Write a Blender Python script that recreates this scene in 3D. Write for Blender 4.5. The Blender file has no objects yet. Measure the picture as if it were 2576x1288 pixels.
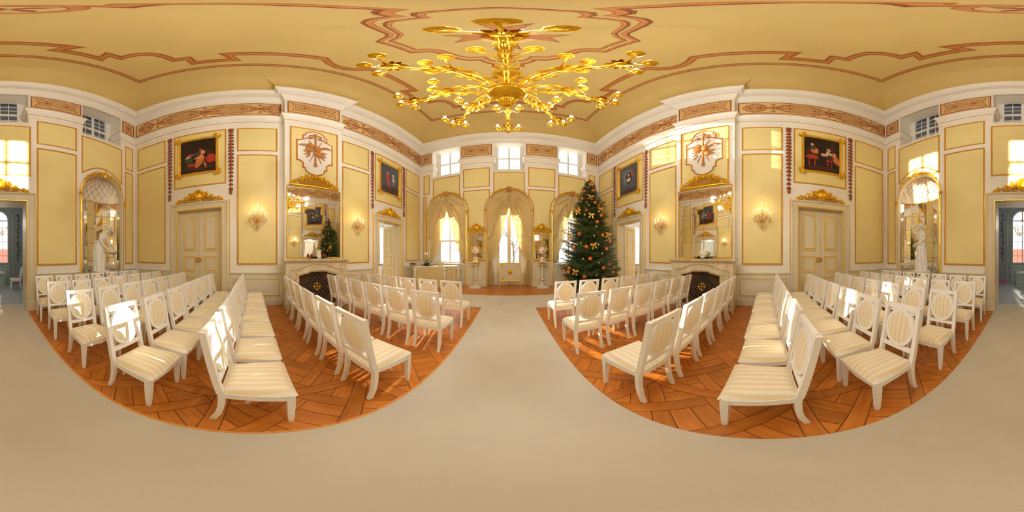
import bpy, bmesh, math, random
from math import sin, cos, pi, radians, atan2, hypot, sqrt
from mathutils import Matrix, Vector, geometry
random.seed(7)
C = bpy.context.scene.collection
S = bpy.context.scene
# ---------------------------------------------------------------- camera, light, exposure
W, F, B, ZC, YC = 4.75, 7.85, 4.27, 9.35, 1.79      # half width, front wall, back wall, ceiling height, centre
BR = 0.25                                            # projection of the chimney breasts
cd = bpy.data.cameras.new('camera'); cam = bpy.data.objects.new('camera', cd); C.objects.link(cam)
cd.type = 'PANO'
try: cd.panorama_type = 'EQUIRECTANGULAR'
except Exception: pass
try: cd.cycles.panorama_type = 'EQUIRECTANGULAR'
except Exception: pass
cam.location = (0.03, 0, 1.5); cam.rotation_euler = (pi/2, 0, -radians(0.8))
cd.clip_start = 0.02
S.camera = cam
S.view_settings.view_transform = 'Standard'; S.view_settings.look = 'None'
S.view_settings.gamma = 1; S.view_settings.use_curve_mapping = False
S.view_settings.exposure = 0.30
w = bpy.data.worlds.new('world'); S.world = w; w.use_nodes = True
wn = w.node_tree; bg = wn.nodes['Background']
sky = wn.nodes.new('ShaderNodeTexSky'); sky.sky_type = 'HOSEK_WILKIE'; sky.turbidity = 6
sky.sun_direction = Vector((-.215, .95, .235)).normalized()
mixw = wn.nodes.new('ShaderNodeMix'); mixw.data_type = 'RGBA'; mixw.inputs[0].default_value = .7
wn.links.new(sky.outputs[0], mixw.inputs[6]); mixw.inputs[7].default_value = (.93, .97, 1.0, 1)
wn.links.new(mixw.outputs[2], bg.inputs[0]); bg.inputs[1].default_value = 2.8
sl = bpy.data.lights.new('sun', 'SUN'); sl.energy = 19; sl.angle = radians(.6); sl.color = (1, .88, .68)
so = bpy.data.objects.new('sun', sl); C.objects.link(so)
so.rotation_euler = Vector((.235, -1, -.232)).to_track_quat('-Z', 'Y').to_euler()
def lamp(name, loc, e, col=(1, .86, .62), r=.12):
    l = bpy.data.lights.new(name, 'POINT'); l.energy = e; l.color = col; l.shadow_soft_size = r
    o = bpy.data.objects.new(name, l); C.objects.link(o); o.location = loc; return o
CHZ = 4.55                                           # height of the chandelier's candle cups
for k in range(8):                                   # fill lights added at the unlit chandelier bulbs, one per arm
    a = k*pi/4
    lamp('chandelier_fill', (1.31*sin(a), YC+1.31*cos(a), CHZ+.14), 62, (.98, .99, .97), .03)
def portal(name, loc, rot, sx, sy):                  # sky portals guiding the daylight in at the windows
    l = bpy.data.lights.new(name, 'AREA'); l.shape = 'RECTANGLE'; l.size = sx; l.size_y = sy; l.cycles.is_portal = True
    o = bpy.data.objects.new(name, l); C.objects.link(o); o.location = loc; o.rotation_euler = rot; return o
for x in (-3.2, 0, 3.2):
    portal('window_portal', (x, F+.74, 2.7), (-pi/2, 0, 0), 1.2, 3.2)
    portal('window_portal', (x, F+.74, 7.3), (-pi/2, 0, 0), 1.25, 2.1)
S.cycles.max_bounces = 10; S.cycles.diffuse_bounces = 5; S.cycles.glossy_bounces = 5
S.cycles.transparent_max_bounces = 12; S.cycles.sample_clamp_indirect = 6

# ---------------------------------------------------------------- helpers
def fr(wall, u=0, v=0, n=0):
    """matrix of a wall frame: local x along the wall, y up, z into the room"""
    if wall == 'left':  o, X, Z = (-W, YC, 0), (0, 1, 0), (1, 0, 0)
    if wall == 'right': o, X, Z = (W, YC, 0), (0, -1, 0), (-1, 0, 0)
    if wall == 'front': o, X, Z = (0, F, 0), (1, 0, 0), (0, -1, 0)
    if wall == 'back':  o, X, Z = (0, -B, 0), (-1, 0, 0), (0, 1, 0)
    m = Matrix.Identity(4)
    for i in range(3): m[i][0] = X[i]; m[i][1] = (0, 0, 1)[i]; m[i][2] = Z[i]; m[i][3] = o[i]
    return m @ Matrix.Translation((u, v, n))
def T(x=0, y=0, z=0): return Matrix.Translation((x, y, z))
def Rz(a): return Matrix.Rotation(a, 4, 'Z')
def Rx(a): return Matrix.Rotation(a, 4, 'X')
def Ry(a): return Matrix.Rotation(a, 4, 'Y')
def offs(pts, d, closed):
    """mitred offset of a 2D polyline; positive d to the left"""
    n = len(pts); out = []
    for i in range(n):
        if closed: a, b, c = pts[i-1], pts[i], pts[(i+1) % n]
        else: a, b, c = pts[max(i-1, 0)], pts[i], pts[min(i+1, n-1)]
        d1 = (b[0]-a[0], b[1]-a[1]); d2 = (c[0]-b[0], c[1]-b[1])
        l1 = hypot(*d1); l2 = hypot(*d2)
        if l1 < 1e-9: d1, l1 = d2, l2
        if l2 < 1e-9: d2, l2 = d1, l1
        n1 = (-d1[1]/l1, d1[0]/l1); n2 = (-d2[1]/l2, d2[0]/l2)
        m = (n1[0]+n2[0], n1[1]+n2[1]); q = m[0]**2+m[1]**2
        k = 2/q if q > .35 else 2/.35
        out.append((b[0]+m[0]*d*k, b[1]+m[1]*d*k))
    return out
class MB:
    def __init__(s): s.v = []; s.f = []; s.m = []; s.c = 0; s.M = None
    def mat(s, i): s.c = i; return s
    def at(s, M): s.M = M; return s
    def add(s, vs, fs):
        k = len(s.v)
        if s.M is not None: vs = [tuple(s.M @ Vector(p)) for p in vs]
        s.v += [tuple(p) for p in vs]
        for f in fs: s.f.append(tuple(i+k for i in f)); s.m.append(s.c)
        return s
    def box(s, x0, x1, y0, y1, z0, z1):
        return s.add([(x0,y0,z0),(x1,y0,z0),(x1,y1,z0),(x0,y1,z0),(x0,y0,z1),(x1,y0,z1),(x1,y1,z1),(x0,y1,z1)],
                     [(0,3,2,1),(4,5,6,7),(0,1,5,4),(1,2,6,5),(2,3,7,6),(3,0,4,7)])
    def cbox(s, x0, x1, y0, y1, z0, z1, b=.008):
        """box with chamfered front (z1) edges"""
        return s.add([(x0,y0,z0),(x1,y0,z0),(x1,y1,z0),(x0,y1,z0),(x0,y0,z1-b),(x1,y0,z1-b),(x1,y1,z1-b),(x0,y1,z1-b),
                      (x0+b,y0+b,z1),(x1-b,y0+b,z1),(x1-b,y1-b,z1),(x0+b,y1-b,z1)],
                     [(0,3,2,1),(0,1,5,4),(1,2,6,5),(2,3,7,6),(3,0,4,7),(4,5,9,8),(5,6,10,9),(6,7,11,10),(7,4,8,11),(8,9,10,11)])
    def prism(s, poly, z0, z1, holes=()):
        loops = [list(poly)]+[list(h) for h in holes]
        flat = [p for l in loops for p in l]
        tri = geometry.tessellate_polygon([[Vector((p[0], p[1], 0)) for p in l] for l in loops])
        n = len(flat); vs = [(p[0], p[1], z1) for p in flat]+[(p[0], p[1], z0) for p in flat]; fs = []
        for a, b, c in tri:
            A, Bq, Cq = flat[a], flat[b], flat[c]
            ar = (Bq[0]-A[0])*(Cq[1]-A[1])-(Cq[0]-A[0])*(Bq[1]-A[1])
            if ar < 0: a, c = c, a
            fs.append((a, b, c)); fs.append((c+n, b+n, a+n))
        k = 0
        for l in loops:
            m = len(l)
            for i in range(m): a, b = k+i, k+(i+1) % m; fs.append((a+n, b+n, b, a))
            k += m
        return s.add(vs, fs)
    def tube(s, pts, r, n=8, cap=True):
        P = [Vector(p) for p in pts]; m = len(P); rr = r if isinstance(r, (list, tuple)) else [r]*m
        vs = []; fs = []; up = None
        for i in range(m):
            t = (P[min(i+1, m-1)]-P[max(i-1, 0)])
            if t.length < 1e-9: t = Vector((0, 0, 1))
            t.normalize()
            if up is None:
                up = Vector((0, 0, 1)) if abs(t.z) < .9 else Vector((1, 0, 0))
            x = up-t*up.dot(t)
            if x.length < 1e-6: x = t.orthogonal()
            x.normalize(); up = x; y = t.cross(x)
            for k in range(n):
                a = 2*pi*k/n; vs.append(P[i]+(x*cos(a)+y*sin(a))*rr[i])
        for i in range(m-1):
            for k in range(n):
                a = i*n+k; b = i*n+(k+1) % n; fs.append((a, b, b+n, a+n))
        if cap: fs.append(tuple(range(n-1, -1, -1))); fs.append(tuple((m-1)*n+k for k in range(n)))
        return s.add(vs, fs)
    def lathe(s, prof, n=24, c=(0, 0, 0), axis='z', a0=0, a1=2*pi, flute=0, nf=0, sx=1, sy=1):
        full = abs(a1-a0-2*pi) < 1e-6; m = n if full else n+1; vs = []; fs = []
        for r, z in prof:
            for k in range(m):
                a = a0+(a1-a0)*k/n; q = r*(1+flute*cos(nf*a)) if nf else r
                p = (q*cos(a)*sx, q*sin(a)*sy, z)
                if axis == 'y': p = (p[0], p[2], -p[1])
                if axis == 'x': p = (p[2], p[0], p[1])
                vs.append((p[0]+c[0], p[1]+c[1], p[2]+c[2]))
        for i in range(len(prof)-1):
            for k in range(n):
                a = i*m+k; b = i*m+((k+1) % m); fs.append((a, b, b+m, a+m))
        if full:
            if prof[0][0] > 1e-4: fs.append(tuple(range(m-1, -1, -1)))
            if prof[-1][0] > 1e-4: fs.append(tuple((len(prof)-1)*m+k for k in range(m)))
        return s.add(vs, fs)
    def ball(s, c, r, n=10, h=6, M=None):
        if not isinstance(r, (tuple, list)): r = (r, r, r)
        vs = []; fs = []
        for i in range(h+1):
            p = pi*i/h
            for k in range(n):
                a = 2*pi*k/n; q = Vector((r[0]*sin(p)*cos(a), r[1]*sin(p)*sin(a), -r[2]*cos(p)))
                if M is not None: q = M @ q
                vs.append((q[0]+c[0], q[1]+c[1], q[2]+c[2]))
        for i in range(h):
            for k in range(n): a = i*n+k; b = i*n+(k+1) % n; fs.append((a, b, b+n, a+n))
        return s.add(vs, fs)
    def ribbon(s, pts, prof, closed=False):
        """strip in the local xy plane; prof = [(offset, z), ...] cross-section"""
        n = len(pts); L = [offs(pts, o, closed) for o, z in prof]; vs = []; fs = []
        for (o, z), l in zip(prof, L): vs += [(p[0], p[1], z) for p in l]
        for j in range(len(prof)-1):
            for i in range(n if closed else n-1):
                a = j*n+i; b = j*n+(i+1) % n; fs.append((b, a, a+n, b+n))
        return s.add(vs, fs)
    def line(s, pts, w, z0, z1, closed=False):
        return s.ribbon(pts, [(w/2, z0), (w*.28, z1), (-w*.28, z1), (-w/2, z0)], closed)
    def grid(s, fn, nu, nv, close=False):
        vs = [fn(i/nu, j/nv) for j in range(nv+1) for i in range(nu+1)]; fs = []
        for j in range(nv):
            for i in range(nu): a = j*(nu+1)+i; fs.append((a, a+1, a+nu+2, a+nu+1))
        return s.add(vs, fs)
    def mesh(s, name, mats, smooth=True, ang=35):
        me = bpy.data.meshes.new(name); me.from_pydata(s.v, [], s.f)
        mats = mats if isinstance(mats, (list, tuple)) else [mats]
        for m in mats: me.materials.append(m)
        if len(mats) > 1: me.polygons.foreach_set('material_index', s.m)
        if smooth:
            me.polygons.foreach_set('use_smooth', [True]*len(me.polygons))
            me.set_sharp_from_angle(angle=radians(ang))
        me.update(); return me
    def build(s, name, mats, parent=None, M=None, smooth=True, label=None, ang=35):
        o = bpy.data.objects.new(name, s.mesh(name, mats, smooth, ang)); C.objects.link(o)
        if parent is not None: o.parent = parent
        if M is not None:
            if parent is None: o.matrix_world = M
            else: o.matrix_local = M
        if label: o['label'] = label
        return o
def pieces(mb, name, m, parent, M=None):
    """every loose piece of the builder as a mesh of its own"""
    p = list(range(len(mb.v)))
    def find(a):
        while p[a] != a: p[a] = p[p[a]]; a = p[a]
        return a
    for f in mb.f:
        for i in f[1:]: p[find(i)] = find(f[0])
    G = {}
    for f, q in zip(mb.f, mb.m): G.setdefault(find(f[0]), []).append((f, q))
    for fs in G.values():
        ix = sorted({i for f, q in fs for i in f}); rm = {i: k for k, i in enumerate(ix)}
        o = MB(); o.v = [mb.v[i] for i in ix]; o.f = [tuple(rm[i] for i in f) for f, q in fs]; o.m = [q for f, q in fs]; o.build(name, m, parent, M)
def tag(o, label, cat, group=None):
    o['label'] = label; o['category'] = cat
    if group: o['group'] = group
    return o
def thing(name, label, cat, M=None, group=None):
    o = bpy.data.objects.new(name, None); C.objects.link(o); o.empty_display_size = .1
    if M is not None: o.matrix_world = M
    return tag(o, label, cat, group)
def struct(name, mb, mats, M=None, smooth=True, parent=None, ang=35):
    o = mb.build(name, mats, parent, M, smooth, ang=ang); o['kind'] = 'structure'; return o
KIDS = {}
def kids(o):
    if o.name not in KIDS: KIDS[o.name] = [c for c in bpy.data.objects if c.parent == o]
    return KIDS[o.name]
def copytree(o, parent=None, M=None):
    c = o.copy(); C.objects.link(c); c.parent = parent
    if M is not None:
        if parent is None: c.matrix_world = M
        else: c.matrix_local = M
    for ch in kids(o): copytree(ch, c)
    return c
def relabel(o, label, group=None):
    o['label'] = label
    if group: o['group'] = group
NT = [0]
def trim(): NT[0] += 1; return 'trim_%d' % NT[0]
def arc(cx, cy, r, a0, a1, n=16, ry=None):
    ry = r if ry is None else ry
    return [(cx+r*cos(a0+(a1-a0)*i/n), cy+ry*sin(a0+(a1-a0)*i/n)) for i in range(n+1)]
def smoothpts(p, k=4, closed=False):
    """Catmull-Rom through points"""
    n = len(p); out = []
    for i in range(n if closed else n-1):
        g = lambda j: p[j % n] if closed else p[max(0, min(n-1, j))]
        a, b, c, d = g(i-1), g(i), g(i+1), g(i+2)
        for t in range(k):
            t /= k
            out.append(tuple(.5*((2*b[q])+(-a[q]+c[q])*t+(2*a[q]-5*b[q]+4*c[q]-d[q])*t*t+(-a[q]+3*b[q]-3*c[q]+d[q])*t**3) for q in range(len(b))))
    if not closed: out.append(p[-1])
    return out
ORD = ['first', 'second', 'third', 'fourth', 'fifth', 'sixth', 'seventh', 'eighth', 'ninth', 'tenth', 'eleventh', 'twelfth', 'thirteenth', 'fourteenth']

# ---------------------------------------------------------------- materials
def mat(name, col, rough=.5, metal=0, var=.06, scale=6, bump=0, bscale=40, **kw):
    m = bpy.data.materials.new(name); m.use_nodes = True; nt = m.node_tree; N = nt.nodes; L = nt.links
    b = N['Principled BSDF']; b.inputs['Roughness'].default_value = rough; b.inputs['Metallic'].default_value = metal
    tc = N.new('ShaderNodeTexCoord'); nz = N.new('ShaderNodeTexNoise'); nz.inputs['Scale'].default_value = scale; nz.inputs['Detail'].default_value = 3
    L.new(tc.outputs['Object'], nz.inputs['Vector'])
    cr = N.new('ShaderNodeValToRGB'); L.new(nz.outputs['Fac'], cr.inputs[0])
    cr.color_ramp.elements[0].position = .3; cr.color_ramp.elements[1].position = .7
    cr.color_ramp.elements[0].color = tuple(max(0, c*(1-var)) for c in col)+(1,)
    cr.color_ramp.elements[1].color = tuple(min(1, c*(1+var)) for c in col)+(1,)
    L.new(cr.outputs[0], b.inputs['Base Color'])
    if bump:
        n2 = N.new('ShaderNodeTexNoise'); n2.inputs['Scale'].default_value = bscale; L.new(tc.outputs['Object'], n2.inputs['Vector'])
        bp = N.new('ShaderNodeBump'); bp.inputs['Strength'].default_value = bump; bp.inputs['Distance'].default_value = .02
        L.new(n2.outputs['Fac'], bp.inputs['Height']); L.new(bp.outputs[0], b.inputs['Normal'])
    for k, v in kw.items(): b.inputs[k.replace('_', ' ')].default_value = v
    return m
def emit(name, col, e):
    m = mat(name, col, .4, 0, 0); b = m.node_tree.nodes['Principled BSDF']
    b.inputs['Emission Color'].default_value = tuple(col)+(1,); b.inputs['Emission Strength'].default_value = e; return m
M = {}
M['white'] = mat('white_paint', (.82, .78, .69), .45, 0, .02, 2)
M['yellow'] = mat('yellow_wall_paint', (.79, .66, .29), .5, 0, .035, 1.2)
M['ceil'] = mat('ceiling_paint', (.61, .45, .16), .7, 0, .04, .8)
M['mould'] = mat('ochre_gilt_moulding', (.62, .30, .035), .35, .25, .15, 20)
M['brown'] = mat('brown_paint_line', (.28, .055, .012), .5, 0, .2, 12)
M['ochre'] = mat('ochre_paint_line', (.50, .19, .035), .5, 0, .12, 12)
M['fyel'] = mat('frieze_yellow', (.76, .54, .22), .5, 0, .06, 8)
M['gold'] = mat('gilding', (1.0, .60, .09), .24, .85, .18, 14, .3, 60)
M['gold2'] = mat('bright_gilding', (.92, .53, .03), .3, .85, .22, 10, .35, 50)
M['rust'] = mat('rust_red_carving', (.30, .07, .014), .5, 0, .3, 25, .4, 60)
M['dado'] = mat('grey_cream_woodwork', (.70, .64, .48), .45, 0, .03, 3)
M['doorp'] = mat('greige_door_paint', (.68, .60, .42), .42, 0, .03, 3)
M['lip'] = mat('gilt_door_line', (.95, .64, .10), .3, .5, .1, 12)
M['chair'] = mat('white_lacquer', (.93, .92, .90), .35, 0, .015, 5)
M['carpet'] = mat('beige_carpet', (.60, .55, .46), .95, 0, .05, 1.6, .25, 180)
M['marble'] = mat('cream_marble', (.66, .58, .40), .3, 0, .14, 5)
M['statue'] = mat('white_statue_marble', (.84, .81, .76), .45, 0, .05, 6)
M['dark'] = mat('black_recess', (.012, .012, .015), .6, 0, .3, 4)
M['brass'] = mat('brass', (.75, .42, .10), .3, .9, .15, 20)
M['mirror'] = mat('mirror_glass', (.86, .84, .76), .03, 1, .02, 3)
M['cloth'] = mat('gold_tablecloth', (.62, .50, .24), .6, 0, .06, 5)
M['clothtop'] = mat('table_top_cloth', (.80, .76, .66), .6, 0, .03, 5)
M['trunk'] = mat('bark', (.10, .055, .03), .9, 0, .3, 20)
M['green'] = mat('fir_needles', (.055, .10, .022), .6, 0, .5, 3)
M['leaf'] = mat('green_leaf', (.10, .28, .04), .5, 0, .25, 12)
M['star'] = mat('orange_straw', (.95, .20, .01), .5, 0, .25, 40)
M['bow'] = mat('gold_ribbon', (.72, .36, .05), .35, .3, .2, 30)
M['bauble'] = mat('glass_bauble', (.85, .62, .30), .12, .6, .25, 30)
M['red'] = mat('dark_red', (.30, .02, .02), .5, 0, .3, 20)
M['grey'] = mat('grey_wall', (.30, .31, .32), .6, 0, .06, 2)
M['greyfloor'] = mat('grey_floor_covering', (.42, .43, .44), .8, 0, .05, 2)
M['sage'] = mat('sage_panelling', (.36, .42, .36), .5, 0, .05, 3)
M['pink'] = mat('pink_skirting', (.55, .16, .30), .6, 0, .1, 4)
M['slate'] = mat('slate_blue_pane', (.10, .13, .17), .15, 0, .15, 4)
M['winwhite'] = mat('white_window_frame', (.80, .80, .78), .4, 0, .02, 4)
M['porc'] = mat('white_porcelain', (.85, .82, .76), .15, 0, .04, 6)
M['rose'] = mat('rose_painted_porcelain', (.72, .34, .20), .2, 0, .5, 28)
M['wax'] = mat('ivory_candle', (.85, .78, .62), .5, 0, .02, 6)
M['orangecover'] = mat('orange_stand_cloth', (.75, .30, .05), .7, 0, .1, 8)
M['redroof'] = mat('red_roof_tiles', (.26, .045, .03), .8, 0, .2, 3)
M['snow'] = mat('pale_outdoor_ground', (.75, .76, .76), .9, 0, .05, 1)
M['bluewall'] = mat('pale_veined_wallpaper', (.62, .66, .62), .6, 0, .25, 5)
M['flame'] = emit('candle_flame', (1, .72, .34), 9)
M['bulb'] = emit('frosted_bulb', (.95, .93, .90), .8)
M['plastic'] = mat('white_plastic', (.82, .82, .80), .4, 0, .01, 5)
M['black'] = mat('black_plastic', (.02, .02, .02), .3, 0, .1, 5)
M['goldled'] = mat('gold_print', (1, .55, .05), .4, .2, .1, 30)
def glassmat(name, col, alpha=.35, rough=.05):
    m = mat(name, col, rough, 0, .02); m.node_tree.nodes['Principled BSDF'].inputs['Alpha'].default_value = alpha; return m
M['pane'] = glassmat('window_glass', (.9, .95, .97), .06)
M['crystal'] = mat('crystal', (.95, .90, .82), .05, .25, .1, 40, Transmission_Weight=.5)
def curtmat(name, col, tr, al):
    m = bpy.data.materials.new(name); m.use_nodes = True; N = m.node_tree.nodes; L = m.node_tree.links; N.clear()
    out = N.new('ShaderNodeOutputMaterial'); d = N.new('ShaderNodeBsdfDiffuse'); t = N.new('ShaderNodeBsdfTranslucent'); p = N.new('ShaderNodeBsdfTransparent')
    nz = N.new('ShaderNodeTexNoise'); nz.inputs['Scale'].default_value = 90; tc = N.new('ShaderNodeTexCoord'); L.new(tc.outputs['Object'], nz.inputs[0])
    cr = N.new('ShaderNodeValToRGB'); L.new(nz.outputs[0], cr.inputs[0])
    cr.color_ramp.elements[0].color = tuple(c*.93 for c in col)+(1,); cr.color_ramp.elements[1].color = tuple(col)+(1,)
    L.new(cr.outputs[0], d.inputs[0]); L.new(cr.outputs[0], t.inputs[0])
    a = N.new('ShaderNodeMixShader'); a.inputs[0].default_value = tr; L.new(d.outputs[0], a.inputs[1]); L.new(t.outputs[0], a.inputs[2])
    b = N.new('ShaderNodeMixShader'); b.inputs[0].default_value = al; L.new(a.outputs[0], b.inputs[1]); L.new(p.outputs[0], b.inputs[2])
    L.new(b.outputs[0], out.inputs[0]); return m
M['drape'] = curtmat('sheer_yellow_voile', (.86, .70, .36), .30, .03)
M['swag'] = curtmat('gold_silk_swag', (.76, .59, .29), .12, 0)
M['sheer'] = curtmat('sheer_white_voile', (.95, .93, .88), .5, .1)
def stripes():
    m = mat('striped_silk', (.8, .7, .5), .5, 0, 0); N = m.node_tree.nodes; L = m.node_tree.links; b = N['Principled BSDF']
    tc = N.new('ShaderNodeTexCoord'); sp = N.new('ShaderNodeSeparateXYZ'); L.new(tc.outputs['Object'], sp.inputs[0])
    mu = N.new('ShaderNodeMath'); mu.operation = 'MULTIPLY'; mu.inputs[1].default_value = 2*pi/.058; L.new(sp.outputs[0], mu.inputs[0])
    si = N.new('ShaderNodeMath'); si.operation = 'COSINE'; L.new(mu.outputs[0], si.inputs[0])
    cr = N.new('ShaderNodeValToRGB'); cr.color_ramp.elements[0].position = .0; cr.color_ramp.elements[1].position = .0
    ma = N.new('ShaderNodeMath'); ma.operation = 'MULTIPLY_ADD'; ma.inputs[1].default_value = .5; ma.inputs[2].default_value = .5; L.new(si.outputs[0], ma.inputs[0])
    cr.color_ramp.elements[0].position = .42; cr.color_ramp.elements[1].position = .58
    cr.color_ramp.elements[0].color = (.86, .73, .46, 1); cr.color_ramp.elements[1].color = (.90, .84, .72, 1)
    L.new(ma.outputs[0], cr.inputs[0]); L.new(cr.outputs[0], b.inputs['Base Color'])
    b.inputs['Sheen Weight'].default_value = .2; return m
M['fabric'] = stripes()
def woodmat():
    m = mat('oak_parquet', (.5, .2, .05), .28, 0, 0); N = m.node_tree.nodes; L = m.node_tree.links; b = N['Principled BSDF']
    uv = N.new('ShaderNodeUVMap'); uv.uv_map = 'grain'; mp = N.new('ShaderNodeMapping'); mp.inputs['Scale'].default_value = (2.0, 22, 1)
    L.new(uv.outputs[0], mp.inputs[0]); nz = N.new('ShaderNodeTexNoise'); nz.inputs['Scale'].default_value = 1.0; nz.inputs['Detail'].default_value = 5; nz.inputs['Distortion'].default_value = .6
    L.new(mp.outputs[0], nz.inputs['Vector'])
    cr = N.new('ShaderNodeValToRGB'); L.new(nz.outputs[0], cr.inputs[0]); e = cr.color_ramp.elements
    e[0].position = .32; e[0].color = (.47, .145, .018, 1); e[1].position = .75; e[1].color = (.66, .235, .035, 1)
    uv2 = N.new('ShaderNodeUVMap'); uv2.uv_map = 'plank'; wn_ = N.new('ShaderNodeTexWhiteNoise'); wn_.noise_dimensions = '2D'; L.new(uv2.outputs[0], wn_.inputs['Vector'])
    hs = N.new('ShaderNodeHueSaturation'); L.new(cr.outputs[0], hs.inputs['Color'])
    mr = N.new('ShaderNodeMapRange'); mr.inputs['To Min'].default_value = .80; mr.inputs['To Max'].default_value = 1.18; L.new(wn_.outputs['Value'], mr.inputs[0])
    L.new(mr.outputs[0], hs.inputs['Value']); L.new(hs.outputs[0], b.inputs['Base Color'])
    return m
M['wood'] = woodmat()
M['woodgap'] = mat('parquet_joint', (.05, .012, .004), .7, 0, .2, 8)
M['woodplain'] = mat('plain_wood', (.50, .20, .05), .35, 0, .2, 8)
def veins(m, col, sc, width):
    N = m.node_tree.nodes; L = m.node_tree.links; b = N['Principled BSDF']; src = b.inputs['Base Color'].links[0].from_socket
    tc = N.new('ShaderNodeTexCoord'); nz = N.new('ShaderNodeTexNoise'); nz.inputs['Scale'].default_value = sc; nz.inputs['Detail'].default_value = 4; nz.inputs['Distortion'].default_value = 1.2
    L.new(tc.outputs['Object'], nz.inputs['Vector'])
    cr = N.new('ShaderNodeValToRGB'); e = cr.color_ramp.elements; e[0].position = .5-width; e[0].color = (0, 0, 0, 1); e[1].position = .5; e[1].color = (1, 1, 1, 1)
    x = cr.color_ramp.elements.new(.5+width); x.color = (0, 0, 0, 1); L.new(nz.outputs[0], cr.inputs[0])
    mx = N.new('ShaderNodeMix'); mx.data_type = 'RGBA'; L.new(cr.outputs[0], mx.inputs[0]); L.new(src, mx.inputs[6]); mx.inputs[7].default_value = tuple(col)+(1,)
    L.new(mx.outputs[2], b.inputs['Base Color'])
veins(M['marble'], (.62, .30, .10), 2.2, .018)
veins(M['bluewall'], (.30, .38, .36), 3.0, .03)

# ---------------------------------------------------------------- room shell
HU = ZC-8.6
def rect(x0, x1, y0, y1): return [(x0, y0), (x1, y0), (x1, y1), (x0, y1)]
def archpoly(cx, hw, z0, zs, ry=None, n=20):
    return [(cx-hw, z0), (cx+hw, z0)]+arc(cx, zs, hw, 0, pi, n, ry)
DW, DH = .72, 2.98                                   # door opening half width and height
UD = 3.47                                            # door centres on the side walls
UL = (F+B)/2
WX = (-3.2, 0, 3.2)                                  # window and niche axes on the end walls
for wl in ('left', 'right'):
    mb = MB(); mb.prism(rect(-UL-.3, UL+.3, -.02, 8.75), -.32, 0, [rect(s*UD-DW, s*UD+DW, 0.0, DH) for s in (-1, 1)])
    struct('wall_'+wl, mb, M['white'], fr(wl), smooth=False)
mb = MB()
mb.prism(rect(-W-.3, W+.3, -.02, 8.75), -.6, 0, [archpoly(x, 1.08, 0.0, 3.78) for x in WX]+[rect(x-.78, x+.78, 6.1, 8.08) for x in WX])
mb.prism(rect(-W-.3, W+.3, -.02, 8.75), -.72, -.6, [rect(-.62, .62, .0, 4.3)]+[rect(x-.62, x+.62, 1.12, 4.3) for x in (-3.2, 3.2)]
         + [[(x-.62, 6.28), (x+.62, 6.28)]+arc(x, 8.02, .62, 0, pi, 12, .3) for x in WX])
struct('wall_front', mb, M['white'], fr('front'), smooth=False)
mb = MB()
mb.prism(rect(-W-.3, W+.3, -.02, 8.75), -.6, 0, [rect(-DW, DW, 0.0, 2.99)]+[archpoly(x, .84, .92, 3.47, .88) for x in (-3.2, 3.2)]+[rect(x-.78, x+.78, 6.1, 8.08) for x in WX])
mb.prism(rect(-W-.3, W+.3, 5.9, 8.75), -.72, -.6, [[(x-.62, 6.28), (x+.62, 6.28)]+arc(x, 8.02, .62, 0, pi, 12, .3) for x in WX])
struct('wall_back', mb, M['white'], fr('back'), smooth=False)
for wl in ('left', 'right'):                         # chimney breasts
    mb = MB().box(-.92, .92, 0, 8.7, -.05, BR); struct(trim(), mb, M['white'], fr(wl), smooth=False)
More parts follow.
